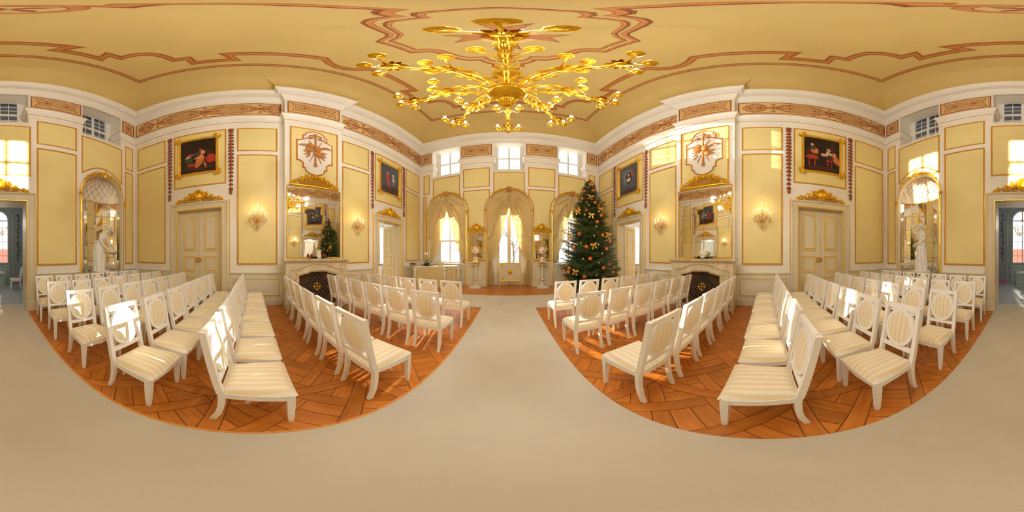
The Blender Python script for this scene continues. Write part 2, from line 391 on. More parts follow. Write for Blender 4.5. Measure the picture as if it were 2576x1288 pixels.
# ---- floor: panels of woven boards
def clip(poly, x0, x1, y0, y1):
    for ax, lim, sg in ((0, x0, 1), (0, x1, -1), (1, y0, 1), (1, y1, -1)):
        out = []
        for i in range(len(poly)):
            a, b = poly[i-1], poly[i]; da = (a[ax]-lim)*sg; db = (b[ax]-lim)*sg
            if (da >= 0) != (db >= 0):
                t = da/(da-db); out.append((a[0]+(b[0]-a[0])*t, a[1]+(b[1]-a[1])*t))
            if db >= 0: out.append(b)
        poly = out
        if not poly: return poly
    return poly
def parquet():
    P = []                                           # (poly, grain angle)
    per, fw, s_, b_ = 1.28, .12, .41, .12; g = .0026
    def rot(p, q, ox, oy): return (ox+(p-q)*.70711, oy+(p+q)*.70711)
    unit = []
    for i in range(-4, 5):
        for j in range(-4, 5):
            if (i+j) % 2 == 0: unit.append((i*s_-(s_-b_/2), i*s_+(s_-b_/2), j*s_-b_/2, j*s_+b_/2, pi/4))
            else: unit.append((i*s_-b_/2, i*s_+b_/2, j*s_-(s_-b_/2), j*s_+(s_-b_/2), 3*pi/4))
            x0, x1, y0, y1 = i*s_+b_/2, (i+1)*s_-b_/2, j*s_+b_/2, (j+1)*s_-b_/2
            if (i+j) % 2: m_ = (y0+y1)/2; unit += [(x0, x1, y0, m_, pi/4), (x0, x1, m_, y1, pi/4)]
            else: m_ = (x0+x1)/2; unit += [(x0, m_, y0, y1, 3*pi/4), (m_, x1, y0, y1, 3*pi/4)]
    for gx in range(-4, 5):
        for gy in range(-4, 8):
            x0 = -.06+gx*per; y0 = -.30+gy*per
            X0, X1, Y0, Y1 = x0+fw, x0+per, y0+fw, y0+per
            cx, cy = (X0+X1)/2, (Y0+Y1)/2
            P.append((rect(x0+g, x0+fw-g, Y0+g, Y1-g), pi/2)); P.append((rect(x0+g, x0+per-g, y0+g, y0+fw-g), 0))
            for a0, a1, b0, b1, an in unit:
                q = [rot(a0+g, b0+g, cx, cy), rot(a1-g, b0+g, cx, cy), rot(a1-g, b1-g, cx, cy), rot(a0+g, b1-g, cx, cy)]
                q = clip(q, X0+g, X1-g, Y0+g, Y1-g)
                if len(q) > 2: P.append((q, an))
    vs = []; fs = []; U1 = []; U2 = []
    for q, an in P:
        q = clip(q, -W-.02, W+.02, -B-.02, F+.6)
        if len(q) < 3: continue
        k = len(vs); vs += [(p[0], p[1], 0) for p in q]; fs.append(tuple(range(k, k+len(q))))
        r1, r2 = random.random()*50, random.random()*50
        for p in q:
            U1 += [p[0]*cos(an)+p[1]*sin(an)+r1, -p[0]*sin(an)+p[1]*cos(an)+r2]; U2 += [r1, r2]
    nf = len(fs); k = len(vs)
    vs += [(-W-.3, -B-.65, -.002), (W+.3, -B-.65, -.002), (W+.3, F+.7, -.002), (-W-.3, F+.7, -.002), (-W-.3, -B-.65, -.15), (W+.3, -B-.65, -.15), (W+.3, F+.7, -.15), (-W-.3, F+.7, -.15)]
    ex = [(k, k+1, k+2, k+3), (k+7, k+6, k+5, k+4), (k, k+4, k+5, k+1), (k+1, k+5, k+6, k+2), (k+2, k+6, k+7, k+3), (k+3, k+7, k+4, k)]
    fs += ex; U1 += [0]*(2*24); U2 += [0]*(2*24)
    me = bpy.data.meshes.new('floor'); me.from_pydata(vs, [], fs)
    me.uv_layers.new(name='grain').data.foreach_set('uv', U1); me.uv_layers.new(name='plank').data.foreach_set('uv', U2)
    me.materials.append(M['wood']); me.materials.append(M['woodgap'])
    me.polygons.foreach_set('material_index', [0]*nf+[1]*6); me.update()
    o = bpy.data.objects.new('floor', me); C.objects.link(o); o['kind'] = 'structure'
parquet()
# ---- ceiling: cornice, cove, flat
def perim(o, z, br):
    """room outline offset inwards by o, the breasts standing br proud"""
    x, y0, y1, h = W-o, -B+o, F-o, .92+.75*o
    if h > 2.2: h = 2.2
    return [(-x, y0, z), (x, y0, z), (x, YC-h, z), (x-br, YC-h, z), (x-br, YC+h, z), (x, YC+h, z), (x, y1, z), (-x, y1, z), (-x, YC+h, z), (-x+br, YC+h, z), (-x+br, YC-h, z), (-x, YC-h, z)]
def skin(levels):
    mb = MB(); n = len(levels[0]); vs = [p for l in levels for p in l]; fs = []
    for j in range(len(levels)-1):
        for i in range(n): a = j*n+i; b = j*n+(i+1) % n; fs.append((a, b, b+n, a+n))
    return mb.add(vs, fs)
def prof_round(prof): return skin([perim(o, z, BR) for o, z in prof])
struct(trim(), prof_round([(0, 8.04), (.035, 8.06), (.035, 8.11), (.07, 8.14), (.10, 8.20), (.16, 8.25), (.18, 8.27), (.18, 8.31), (.30, 8.34), (.34, 8.37), (.36, 8.44), (.42, 8.48), (.45, 8.53), (.45, 8.57), (.40, 8.60), (0, 8.62)]), M['white'], smooth=True, ang=25)
lv = []
for i in range(15):
    t = i/14; a = t*pi/2
    lv.append(perim(.43+.99*(1-cos(a)), 8.57+(ZC-8.57)*sin(a), BR*max(0, 1-t*1.6)**1.2))
mb = skin(lv); k = len(mb.v)
x, y0, y1 = W-1.42, -B+1.42, F-1.42
mb.add([(-x, y0, ZC), (x, y0, ZC), (x, y1, ZC), (-x, y1, ZC)], [(3, 2, 1, 0)])
mb.add([(-W-.3, -B-.3, ZC+.1), (W+.3, -B-.3, ZC+.1), (W+.3, F+.3, ZC+.1), (-W-.3, F+.3, ZC+.1), (-W-.3, -B-.3, 8.6), (W+.3, -B-.3, 8.6), (W+.3, F+.3, 8.6), (-W-.3, F+.3, 8.6)],
       [(0, 1, 2, 3), (0, 4, 5, 1), (1, 5, 6, 2), (2, 6, 7, 3), (3, 7, 4, 0)])
struct('ceiling', mb, M['ceil'], ang=30)
# painted and moulded lines on the ceiling (drawn about the room centre)
def quad(Q):
    """four-fold closed outline from one quadrant running from the x axis to the y axis"""
    r = [(x, y) for x, y in Q]; out = list(r)
    out += [(-x, y) for x, y in reversed(r) if x > 1e-6]
    out += [(-x, -y) for x, y in r if y > 1e-6]
    out += [(x, -y) for x, y in reversed(r) if x > 1e-6 and y > 1e-6]
    res = []
    for p in out:
        if not res or hypot(p[0]-res[-1][0], p[1]-res[-1][1]) > 1e-4: res.append(p)
    return res
MC = T(0, YC, ZC) @ Rx(pi)
def cline(pts, offsets, closed=True, dz=.0):
    mb = MB()
    for o, wd, mi in offsets: mb.mat(mi).ribbon(offs(pts, o, closed), [(wd/2, .001), (wd*.3, .012), (-wd*.3, .012), (-wd/2, .001)], closed)
    return struct(trim(), mb, [M['brown'], M['ochre']], MC)
cline([(3.31, 4.62), (-3.31, 4.62), (-3.31, -4.62), (3.31, -4.62)], [(0, .03, 0), (.05, .035, 1), (.095, .022, 0)])
band = quad([(2.96, 0), (2.95, .15), (2.85, .36), (2.66, .55), (2.66, 2.24), (2.97, 2.12), (2.97, 2.95), (2.68, 2.95), (2.67, 3.24), (2.42, 3.27), (2.2, 3.36), (2.06, 3.55), (2.0, 3.75), (1.99, 3.93), (1.68, 3.93), (1.74, 4.2), (.83, 4.13), (1.0, 3.9), (0, 3.92)])
cline(band, [(-.06, .02, 0), (0, .09, 1), (.06, .025, 0), (.09, .02, 1)])
med = quad([(1.44, 0), (1.44, .35), (1.2, .44), (1.09, .53), (1.03, .7), (.93, .92), (.82, 1.07), (.69, 1.14), (.47, 1.17), (.45, 1.28), (.38, 1.36), (.27, 1.43), (.27, 1.58), (.22, 1.70), (.13, 1.80), (.12, 1.92), (.18, 2.02), (0, 2.06)])
cline(med, [(0, .07, 1), (-.045, .02, 0)])
cline(quad([(1.31, 0), (1.31, .27), (1.12, .36), (1.0, .47), (.93, .65), (.84, .84), (.74, .95), (.66, 1.0), (.39, 1.03), (.37, 1.14), (.30, 1.24), (.14, 1.31), (0, 1.40)]), [(0, .05, 1), (-.035, .015, 0)])
for s in (1, -1):
    mb = MB(); c = (0, s*2.24)
    mb.mat(1).ribbon([(p[0], p[1]) for p in arc(0, c[1], .19, 0, 2*pi, 24)[:-1]], [(.03, .001), (.02, .014), (-.02, .014), (-.03, .001)], True)
    for k in range(4):
        a = k*pi/2+pi/4; mb.mat(0).prism([(c[0]+.02*cos(a-.8), c[1]+.02*sin(a-.8)), (c[0]+.10*cos(a-.3), c[1]+.10*sin(a-.3)), (c[0]+.15*cos(a), c[1]+.15*sin(a)), (c[0]+.10*cos(a+.3), c[1]+.10*sin(a+.3)), (c[0]+.02*cos(a+.8), c[1]+.02*sin(a+.8))], 0, .012)
    struct(trim(), mb, [M['brown'], M['ochre']], MC)
mb = MB()                                            # eight-pointed cross round the chandelier hook
mb.mat(2).prism(arc(0, 0, .36, 0, 2*pi, 36)[:-1], 0, .003)
for k in range(4):
    a = k*pi/2; r = lambda x, y: (x*cos(a)-y*sin(a), x*sin(a)+y*cos(a))
    mb.mat(1).prism([r(.02, .03), r(.02, -.03), r(.64, -.18), r(.46, 0), r(.64, .18)], .003, .012)
    mb.mat(0).line([r(.04, .03), r(.66, .195), r(.47, 0), r(.66, -.195), r(.04, -.03)], .016, .003, .016)
struct(trim(), mb, [M['brown'], M['ochre'], M['fyel']], MC)
# ---- entablature mouldings (two string courses) with returns into the window recesses
def sweep2(path, prof, closed=False):
    mb = MB(); n = len(path); L = [offs(path, o, closed) for o, z in prof]; vs = []; fs = []
    for (o, z), l in zip(prof, L): vs += [(p[0], p[1], z) for p in l]
    for j in range(len(prof)-1):
        for i in range(n if closed else n-1): a = j*n+i; b = j*n+(i+1) % n; fs.append((a, b, b+n, a+n))
    return mb.add(vs, fs)
eprof = [(0, 6.42), (.012, 6.43), (.012, 6.60), (.03, 6.61), (.03, 6.78), (.05, 6.80), (.06, 6.85), (.10, 6.90), (.12, 6.93), (.12, 6.96), (.05, 6.985), (0, 6.99)]
eline = [(.118, 6.935), (.127, 6.938), (.127, 6.952), (.118, 6.955)]
l1 = [(.028, 6.605), (.036, 6.607), (.036, 6.617), (.028, 6.62)]
segs = []
h = .92
for sx in (1, -1):                                   # side walls, corner to corner with the breast
    p = [(-sx*3.98*-1, -B-.5), (sx*3.98, -B), (sx*W, -B), (sx*W, YC-h), (sx*(W-BR), YC-h), (sx*(W-BR), YC+h), (sx*W, YC+h), (sx*W, F), (sx*3.98, F), (sx*3.98, F+.5)]
    p[0] = (sx*3.98, -B-.5)
    if sx < 0: p = p[::-1]
    segs.append(p)
for sx in (1, -1):                                   # piers between the windows
    segs.append([(sx*3.2-sx*.78 if sx > 0 else -.78, F+.5), (sx*2.42 if sx > 0 else -.78, F), (.78 if sx > 0 else -2.42, F), (.78 if sx > 0 else -2.42, F+.5)])
    segs.append([(.78 if sx > 0 else -2.42, -B-.5), (.78 if sx > 0 else -2.42, -B), (2.42 if sx > 0 else -.78, -B), (2.42 if sx > 0 else -.78, -B-.5)])
for p in segs:
    struct(trim(), sweep2(p, eprof), M['white'], ang=25)
    mb = sweep2(p, eline); m2 = sweep2(p, l1); mb.add(m2.v, m2.f); struct(trim(), mb, M['ochre'])
# ---- wall panels: yellow field inside a gilt moulding
pp = [(.0, .0), (-.004, .022), (-.014, .026), (-.026, .02), (-.03, .012), (-.038, .016), (-.046, .008), (-.048, 0)]
def panel(wl, pts, n=0, field='yellow', prof=pp, m='mould'):
    ar = sum(pts[i-1][0]*pts[i][1]-pts[i][0]*pts[i-1][1] for i in range(len(pts)))
    if ar < 0: pts = pts[::-1]
    mb = MB().mat(0).prism(pts, -.01, .006)
    mb.mat(1).ribbon(pts, [(-o, z+.004) for o, z in prof], True)
    return struct(trim(), mb, [M[field], M[m]], fr(wl, 0, 0, n))
for wl in ('left', 'right'):
    for s in (-1, 1):
        for a, b in ((4.66, 5.9), (1.09, 2.28)):
            x0, x1 = sorted((s*a, s*b)); panel(wl, rect(x0, x1, 5.09, 6.27)); panel(wl, rect(x0, x1, 1.24, 4.93))
        x0, x1 = sorted((s*2.6, s*4.33)); panel(wl, rect(x0, x1, 3.81, 6.27))
    panel(wl, rect(-.77, .77, 3.66, 6.25), BR)
for x in WX:
    y = lambda d: 3.78+sqrt(1.17**2-d*d)
    panel('front', [(x-.76, 5.95), (x-.76, y(.76))]+[(x-1.17*sin(a), 3.78+1.17*cos(a)) for a in [.7-.07*2*i for i in range(1, 10)] if abs(1.17*sin(a)) < .74]+[(x+.76, y(.76)), (x+.76, 5.95)])
for s in (-1, 1):
    panel('front', rect(*sorted((s*.93, s*2.28)), 5.09, 6.28))
    # the tall pier panel narrows between the two arches
    pts = [(s*.93, 4.93), (s*.93, 3.78+sqrt(1.17**2-.93**2))]+[(s*1.17*sin(a), 3.78+1.17*cos(a)) for a in (1.1, 1.3, 1.5)]+[(s*1.17, 3.78), (s*1.17, 1.23), (s*2.03, 1.23), (s*2.03, 3.78)]+[(s*(3.2-1.17*sin(a)), 3.78+1.17*cos(a)) for a in (1.5, 1.3, 1.1)]+[(s*2.27, 3.78+sqrt(1.17**2-.93**2)), (s*2.27, 4.93)]
    panel('front', pts)
    panel('front', rect(*sorted((s*4.16, s*4.54)), 5.05, 6.32)); panel('front', rect(*sorted((s*4.36, s*4.56)), 1.2, 4.93))
    panel('back', rect(*sorted((s*1.01, s*2.22)), 5.11, 6.28)); panel('back', rect(*sorted((s*1.01, s*2.22)), 1.24, 4.93))
    panel('back', rect(*sorted((s*4.2, s*4.62)), 5.05, 6.3)); panel('back', rect(*sorted((s*4.2, s*4.62)), 1.2, 4.93))
    cx = s*3.21
    pts = [(cx-.83, 5.97), (cx-.83, 4.22)]+[(cx-.83+1.66*i/10, 4.22+.42*sin(pi*i/10)) for i in range(1, 10)]+[(cx+.83, 4.22), (cx+.83, 5.97)]
    panel('back', pts)
panel('back', rect(-.85, .85, 3.81, 5.92))
# ---- frieze: painted strapwork
def inlens(x, y, hw, hh):
    return abs(x) < hw and abs(y) < hh*(1-.42*(abs(x)/hw)**2.2-.06*cos(abs(x)/hw*9))
def frieze(wl, x0, x1, z0, z1, n=0, kind='band'):
    mb = MB(); mb.mat(0).box(x0, x1, z0, z1, -.01, .008)
    b = [(0, .006), (-.006, .024), (-.03, .024), (-.036, .01)]
    mb.mat(1).ribbon(rect(x0, x1, z0, z1), [(-o, z) for o, z in b], True)
    if kind == 'panel': mb.mat(2).line(rect(x0+.075, x1-.075, z0+.075, z1-.075), .018, .006, .014, True)
    zc = (z0+z1)/2; hh = (z1-z0)/2-.09; L = x1-x0
    cells = []
    if kind == 'band':
        hw = 1.02 if L > 3 else L/2; k = 1
        pos = [x0+L*q for q in (.1, .38, .70, .96)] ; wds = [.34, .86, .86, .40]
        cells = list(zip(pos, wds)); joints = [(x0+L*.205), (x0+L*.545), (x0+L*.875)]
        for j in joints:
            hx = [(-.14, 0), (-.10, .07), (.10, .07), (.14, 0), (.10, -.07), (-.10, -.07)]
            mb.mat(1).line([(j+p[0], zc+p[1]) for p in hx], .034, .006, .016, True)
            mb.mat(2).prism([(j+p[0]*.6, zc+p[1]*.5) for p in hx][::-1], .006, .012)
            for s in (-1, 1):
                for q in range(-2, 3):
                    a = q*.55; mb.mat(1).prism([(j+.015*cos(a), zc+s*.16), (j+.10*sin(a)-.02*cos(a), zc+s*(.20+.10*cos(a))), (j+.10*sin(a)+.02*cos(a), zc+s*(.20+.10*cos(a)))][::s], .006, .014)
                for e in (-1, 1):
                    mb.mat(1).line(smoothpts([(j+e*.13, zc), (j+e*.24, zc+s*.07), (j+e*.36, zc+s*.20), (j+e*.52, zc+s*.30), (j+e*.62, zc+s*.32)], 3), .028, .006, .013)
                    mb.mat(2).line(smoothpts([(j+e*.05, zc+s*.12), (j+e*.2, zc+s*.2), (j+e*.34, zc+s*.31), (j+e*.55, zc+s*.34)], 3), .012, .006, .012)
    else: cells = [((x0+x1)/2, L/2-.13)]
    for cx, hw in cells:
        out = []
        if kind == 'band':
            for i in range(41):
                a = 2*pi*i/40; c_, s_ = cos(a), sin(a)
                out.append((cx+hw*c_*(1+.06*cos(6*a)), zc+hh*.86*s_*(1+.07*cos(8*a))*(1 if abs(s_) > .2 else .9)))
            ins = lambda x, y: (abs(x-cx)/hw)**2+(abs(y-zc)/(hh*.86))**2 < .9 and x0+.05 < x < x1-.05
            out = [(min(max(x, x0+.05), x1-.05), y) for x, y in out]
            mb.mat(1).line(out[:-1], .036, .006, .014, True); mb.mat(2).line([(cx+(x-cx)*.9, zc+(y-zc)*.88) for x, y in out[:-1]], .012, .006, .012, True)
        else:
            w_, h_ = hw, hh*.82; q = min(.13, hw*.45)
            o = [(-w_, -h_), (-w_+q*.4, -h_*.45), (-w_+q, 0), (-w_+q*.4, h_*.45), (-w_, h_), (-w_*.5, h_*.86), (0, h_*1.08), (w_*.5, h_*.86), (w_, h_), (w_-q*.4, h_*.45), (w_-q, 0), (w_-q*.4, -h_*.45), (w_, -h_), (w_*.5, -h_*.86), (0, -h_*1.08), (-w_*.5, -h_*.86)]
            mb.mat(1).line([(cx+x, zc+y) for x, y in o][::-1], .034, .006, .014, True)
            for s in (-1, 1): mb.mat(1).line(arc(cx+s*(w_+.02), zc, .055, pi/2, 3*pi/2, 8) if s > 0 else arc(cx-w_-.02, zc, .055, -pi/2, pi/2, 8), .02, .006, .014)
            ins = lambda x, y: abs(x-cx) < w_-q-.01+q*abs(y-zc)/h_ and abs(y-zc) < h_*.84
        st = .085
        for sg in (-1, 1):
            k = -40
            while k < 41:
                run = []
                t = -hw*1.3
                while t < hw*1.3:
                    x = cx+t; y = zc+sg*(t*.62)+k*st*1.0
                    if ins(x, y): run.append((x, y))
                    else:
                        if len(run) > 2: mb.mat(1).ribbon([run[0], run[-1]], [(.012, .006), (.0, .015), (-.012, .006)])
                        run = []
                    t += .02
                if len(run) > 2: mb.mat(1).ribbon([run[0], run[-1]], [(.012, .006), (.0, .015), (-.012, .006)])
                k += 1
        for e in ((-.45, .45) if hw > .3 else (0,)):
            for q in range(4):
                a = q*pi/2; X = cx+e*hw; mb.mat(1).prism([(X, zc), (X+.09*cos(a-.25)*1.4, zc+.06*sin(a-.25)), (X+.13*cos(a), zc+.09*sin(a)), (X+.09*cos(a+.25)*1.4, zc+.06*sin(a+.25))], .006, .016)
    return struct(trim(), mb, [M['fyel'], M['brown'], M['ochre']], fr(wl, 0, 0, n))
FZ0, FZ1 = 7.14, 7.97
for wl in ('left', 'right'):
    frieze(wl, -6.0, -.98, FZ0, FZ1); frieze(wl, .98, 6.0, FZ0, FZ1); frieze(wl, -.84, .84, FZ0, FZ1, BR, 'panel')
for wl in ('front', 'back'):
    for s in (-1, 1):
        frieze(wl, *sorted((s*.84, s*2.36)), FZ0, FZ1, 0, 'panel'); frieze(wl, *sorted((s*4.06, s*4.68)), FZ0, FZ1, 0, 'panel')
# ---- dado: rail, panels, plinth
def dado(wl, x0, x1, top, n=0, panels=True):
    mb = MB(); mb.mat(0).box(x0, x1, .0, top-.06, -.01, .012)
    mb.box(x0, x1, top-.06, top-.02, 0, .035); mb.cbox(x0, x1, top-.035, top, 0, .055, .012); mb.cbox(x0, x1, 0, .19, 0, .035, .01)
    if panels and x1-x0 > .3:
        mb.mat(1).ribbon(rect(x0+.10, x1-.10, .30, top-.16), [(0, .012), (.004, .024), (.012, .024), (.016, .014)], True)
        mb.mat(0).ribbon(rect(x0+.12, x1-.12, .32, top-.18), [(0, .012), (.02, .03), (.04, .012)], True)
    return struct(trim(), mb, [M['dado'], M['lip']], fr(wl, 0, 0, n))
DC = .96                                             # door casing half width
for wl in ('left', 'right'):
    for s in (-1, 1):
        dado(wl, *sorted((s*.92, s*(UD-DC))), 1.02); dado(wl, *sorted((s*(UD+DC), s*UL)), 1.02)
for s in (-1, 1):
    dado('front', *sorted((s*1.14, s*2.06)), 1.20); dado('front', *sorted((s*4.34, s*W)), 1.02, panels=False)
    dado('back', *sorted((s*.99, s*2.34)), 1.03); dado('back', *sorted((s*4.06, s*W)), 1.03)
    dado('back', *sorted((s*2.34, s*4.06)), .93)
# ---- door casings
def casing(wl, u, hw, oh, outer, top, name=None):
    mb = MB(); pr = [(outer-hw, 0), (outer-hw, .05), (outer-hw-.02, .075), (outer-hw-.05, .085), (outer-hw-.08, .055), (.09, .05), (.07, .065), (.03, .06), (-.006, .02), (-.006, -.1)]
    path = [(u+hw, 0), (u+hw, oh), (u-hw, oh), (u-hw, 0)]
    mb.mat(0).ribbon(path, [(-o, z) for o, z in pr], False)
    mb.mat(1).ribbon(path, [(-.028, .05), (-.022, .068), (-.008, .068), (-.002, .03)], False)
    d = outer+.012; mb.ribbon([(u+d, 1.02), (u+d, top+.06), ], [(-.012, 0), (-.008, .03), (.008, .03), (.012, 0)]); mb.ribbon([(u-d, top+.06), (u-d, 1.02)], [(-.012, 0), (-.008, .03), (.008, .03), (.012, 0)])
    for s in (-1, 1): mb.mat(0).cbox(*sorted((u+s*(hw-.005), u+s*(outer+.02))), 0, .27, 0, .1, .012)
    return struct(trim(), mb, [M['doorp'], M['lip']], fr(wl))
for wl in ('left', 'right'):
    for s in (-1, 1): casing(wl, s*UD, DW, DH, DC, 3.2)
casing('back', 0, DW, 2.99, .99, 3.2)
def leaf_mesh(w_, h_, side):
    """door leaf, local x across, y up, z thickness; mouldings on both faces"""
    mb = MB(); mb.mat(0).box(0, w_, 0, h_, -.025, .025)
    for z0, z1 in ((.12, .84), (.98, 1.50), (1.66, h_-.14)):
        for sg in (1, -1):
            mb.at(Matrix.Scale(sg, 4, (0, 0, 1)) if sg < 0 else None)
            r = rect(.13, w_-.13, z0, z1)
            if sg < 0: r = r[::-1]
            q = [(.0, .025), (.006, .04), (.02, .04), (.026, .026)]
            if sg < 0: q = [(-a, b) for a, b in q]
            mb.mat(1).ribbon(r, q, True)
            r2 = rect(.19, w_-.19, z0+.06, z1-.06)
            if sg < 0: r2 = r2[::-1]
            mb.mat(0).ribbon(r, [(a*(1 if sg > 0 else -1), b) for a, b in [(.026, .03), (.055, .03)]], True)
            mb.mat(1).ribbon(r2, [(a*(1 if sg > 0 else -1), b) for a, b in [(0, .03), (.005, .044), (.013, .044), (.018, .03)]], True)
            mb.mat(0).box(*sorted((.2, w_-.2)), z0+.07, z1-.07, .02, .034)
    mb.at(None); return mb
def door_lock(parent, x, y, z=.03):
    mb = MB(); mb.cbox(x-.10, x+.04, y-.065, y+.065, z-.01, z+.03, .008); mb.cbox(x+.045, x+.085, y-.06, y+.06, z-.01, z+.022, .006)
    mb.lathe([(.018, 0), (.018, .02), (.01, .03), (0, .03)], 12, (x-.05, y, z+.03)); mb.tube([(x-.03, y+.065, z+.01), (x-.03, y+.085, z+.01)], .008)
    return mb.build('door_lock', M['brass'], parent)
nd = 0
for wl in ('left', 'right'):                         # closed double doors near the back
    s = -1 if wl == 'left' else 1
    nd += 1; o = struct('door_%d' % nd, MB().mat(0).box(-DW, -DW+.012, 0, DH, -.30, -.1).box(DW-.012, DW, 0, DH, -.30, -.1).box(-DW, DW, DH-.012, DH, -.3, -.1), M['doorp'], fr(wl, s*UD, 0, 0))
    a = leaf_mesh(DW-.012, DH-.02, 0).build('door_leaf', [M['doorp'], M['lip']], o, T(-DW+.01, .008, -.16))
    b = leaf_mesh(DW-.012, DH-.02, 0).build('door_leaf', [M['doorp'], M['lip']], o, T(.002, .008, -.16))
    MB().cbox(-.022, .022, .01, DH-.02, -.14, -.105, .008).build('meeting_strip', M['doorp'], o)
    door_lock(o, -.03, 1.38, -.105)
for wl in ('left', 'right'):                         # double doors near the windows stand open into the side rooms
    s = 1 if wl == 'left' else -1
    nd += 1; o = struct('door_%d' % nd, MB().box(-DW, -DW+.012, 0, DH, -.32, -.1).box(DW-.012, DW, 0, DH, -.32, -.1).box(-DW, DW, DH-.012, DH, -.32, -.1), M['doorp'], fr(wl, s*UD, 0, 0))
    for e in (-1, 1):
        lf = leaf_mesh(DW-.02, DH-.02, 0).build('door_leaf', [M['doorp'], M['lip']], o, T(e*(DW-.04), .008, -.33) @ Ry(pi/2))
        mb = MB(); 
        for zz in (.4, 1.45, 2.6): mb.tube([(0, zz-.05, .0), (0, zz+.05, .0)], .012)
        pieces(mb, 'hinge', M['brass'], lf, T(0, 0, -.03))
# ---------------------------------------------------------------- windows
nw = 0
def muntins(x0, x1, z0, z1, nc, nr, n=-.66, t=.012):
    mb = MB()
    for i in range(1, nc): x = x0+(x1-x0)*i/nc; mb.box(x-t, x+t, z0, z1, n-.015, n+.02)
    for i in range(1, nr): z = z0+(z1-z0)*i/nr; mb.box(x0, x1, z-t, z+t, n-.014, n+.019)
    return mb
for wl in ('front', 'back'):
    for x in WX:
        nw += 1; top = [(x-.62, 6.28), (x+.62, 6.28)]+arc(x, 8.02, .62, 0, pi, 12, .3)
        mb = MB().ribbon(top, [(0, -.70), (0, -.58), (.07, -.58), (.07, -.70)], True)
        mb.cbox(x-.05, x+.05, 6.3, 8.31, -.71, -.6, .01); mb.cbox(x-.6, x+.6, 7.18, 7.29, -.71, -.595, .01)
        o = struct('window_%d' % nw, mb, M['winwhite'], fr(wl))
        for s in (-1, 1):
            a, b = sorted((x+s*.05, x+s*.55))
            muntins(a, b, 6.35, 7.18, 2, 3).build('muntin', M['winwhite'], o)
            muntins(a, b, 7.29, 8.16, 2, 3, -.66).build('muntin', M['winwhite'], o)
        MB().prism(top, -.668, -.664).build('pane', M['pane' if wl == 'front' else 'slate'], o)
        sb = MB().add([(x-.78, 6.10, 0), (x+.78, 6.10, 0), (x+.78, 6.28, -.6), (x-.78, 6.28, -.6)], [(0, 1, 2, 3)]).cbox(x-.80, x+.80, 6.06, 6.115, -.02, .03, .01)
        sb.build('window_sill', M['white'], o)
for x in WX:
    nw += 1; side = abs(x) > 1; z0 = 1.12 if side else .0
    mb = MB().ribbon(rect(x-.62, x+.62, z0, 4.3), [(0, -.70), (0, -.56), (.07, -.56), (.07, -.70)], True)
    o = struct('window_%d' % nw, mb, M['doorp'] if not side else M['winwhite'], fr('front'))
    if side:
        MB().cbox(x-.04, x+.04, 1.12, 4.3, -.71, -.58, .01).cbox(x-.6, x+.6, 2.29, 2.39, -.71, -.57, .01).build('mullion', M['winwhite'], o)
        for s in (-1, 1):
            a, b = sorted((x+s*.04, x+s*.55)); muntins(a, b, 1.2, 2.29, 2, 3).build('muntin', M['winwhite'], o); muntins(a, b, 2.39, 4.25, 2, 5).build('muntin', M['winwhite'], o)
        MB().box(x-1.06, x+1.06, 1.06, 1.12, -.6, -.08).cbox(x-1.06, x+1.06, 1.05, 1.12, -.1, -.02, .01).build('window_sill', M['white'], o)
        MB().box(x-1.07, x+1.07, 0, 1.05, -.2, -.06).build('parapet_panel', M['dado'], o)
        mb = MB().prism(rect(x-.56, x+.56, 1.18, 4.25), -.668, -.664)
    else:
        mb = MB()
        for s in (-1, 1):
            a, b = sorted((x+s*.03, x+s*.56)); mb.box(a, b, .02, 1.08, -.70, -.62)
            mb.ribbon(rect(a+.0, b, 1.05, 4.25), [(0, -.70), (0, -.6), (.06, -.6), (.06, -.7)], True); mb.ribbon(rect(a+.09, b-.09, .16, .95), [(0, -.62), (.01, -.6), (.03, -.62)], True)
            muntins(a+.06, b-.06, 1.1, 4.2, 2, 8).build('muntin', M['winwhite'], o)
        mb.cbox(x-.045, x+.045, 0, 4.25, -.64, -.56, .01).build('door_sash', M['doorp'], o)
        mb = MB().prism(rect(x-.55, x+.55, 1.08, 4.22), -.668, -.664)
    mb.build('pane', M['pane'], o)
# ---------------------------------------------------------------- arches, gold crests
def gold_arch(wl, cx, hw, zs, ry, z0, m='mould', r=.035):
    pts = [(cx+hw, z0)]+[(cx+hw, z0+(zs-z0)*i/3) for i in (1, 2)]+arc(cx, zs, hw, 0, pi, 24, ry)+[(cx-hw, z0+(zs-z0)*i/3) for i in (2, 1)]+[(cx-hw, z0)]
    mb = MB().mat(0).ribbon(pts, [(-r-.04, 0), (-r-.035, .02), (-r, .03), (-r+.005, .055), (0, .07), (.02, .05), (.03, 0), (.03, -.1)])
    mb.mat(1).ribbon(pts, [(-r-.012, .025), (-r-.004, .062), (.004, .074), (.012, .05)])
    return struct(trim(), mb, [M['dado'], M['gold']], fr(wl))
for x in WX: gold_arch('front', x, 1.08, 3.78, 1.08, 0)
for x in (-3.2, 3.2): gold_arch('back', x, .84, 3.47, .88, .93)
def cscroll(mb, cx, cy, r, a0, turns, th, z=.03, sg=1, shrink=.75, n=14):
    P = [];
    for i in range(n+1):
        t = i/n; a = a0+sg*turns*2*pi*t; q = r*(1-shrink*t); P.append((cx+q*cos(a), cy+q*sin(a), z))
    mb.tube(P, [th*(1-.45*i/n) for i in range(n+1)], 7); mb.ball((P[-1][0], P[-1][1], z), th*1.5, 8, 5)
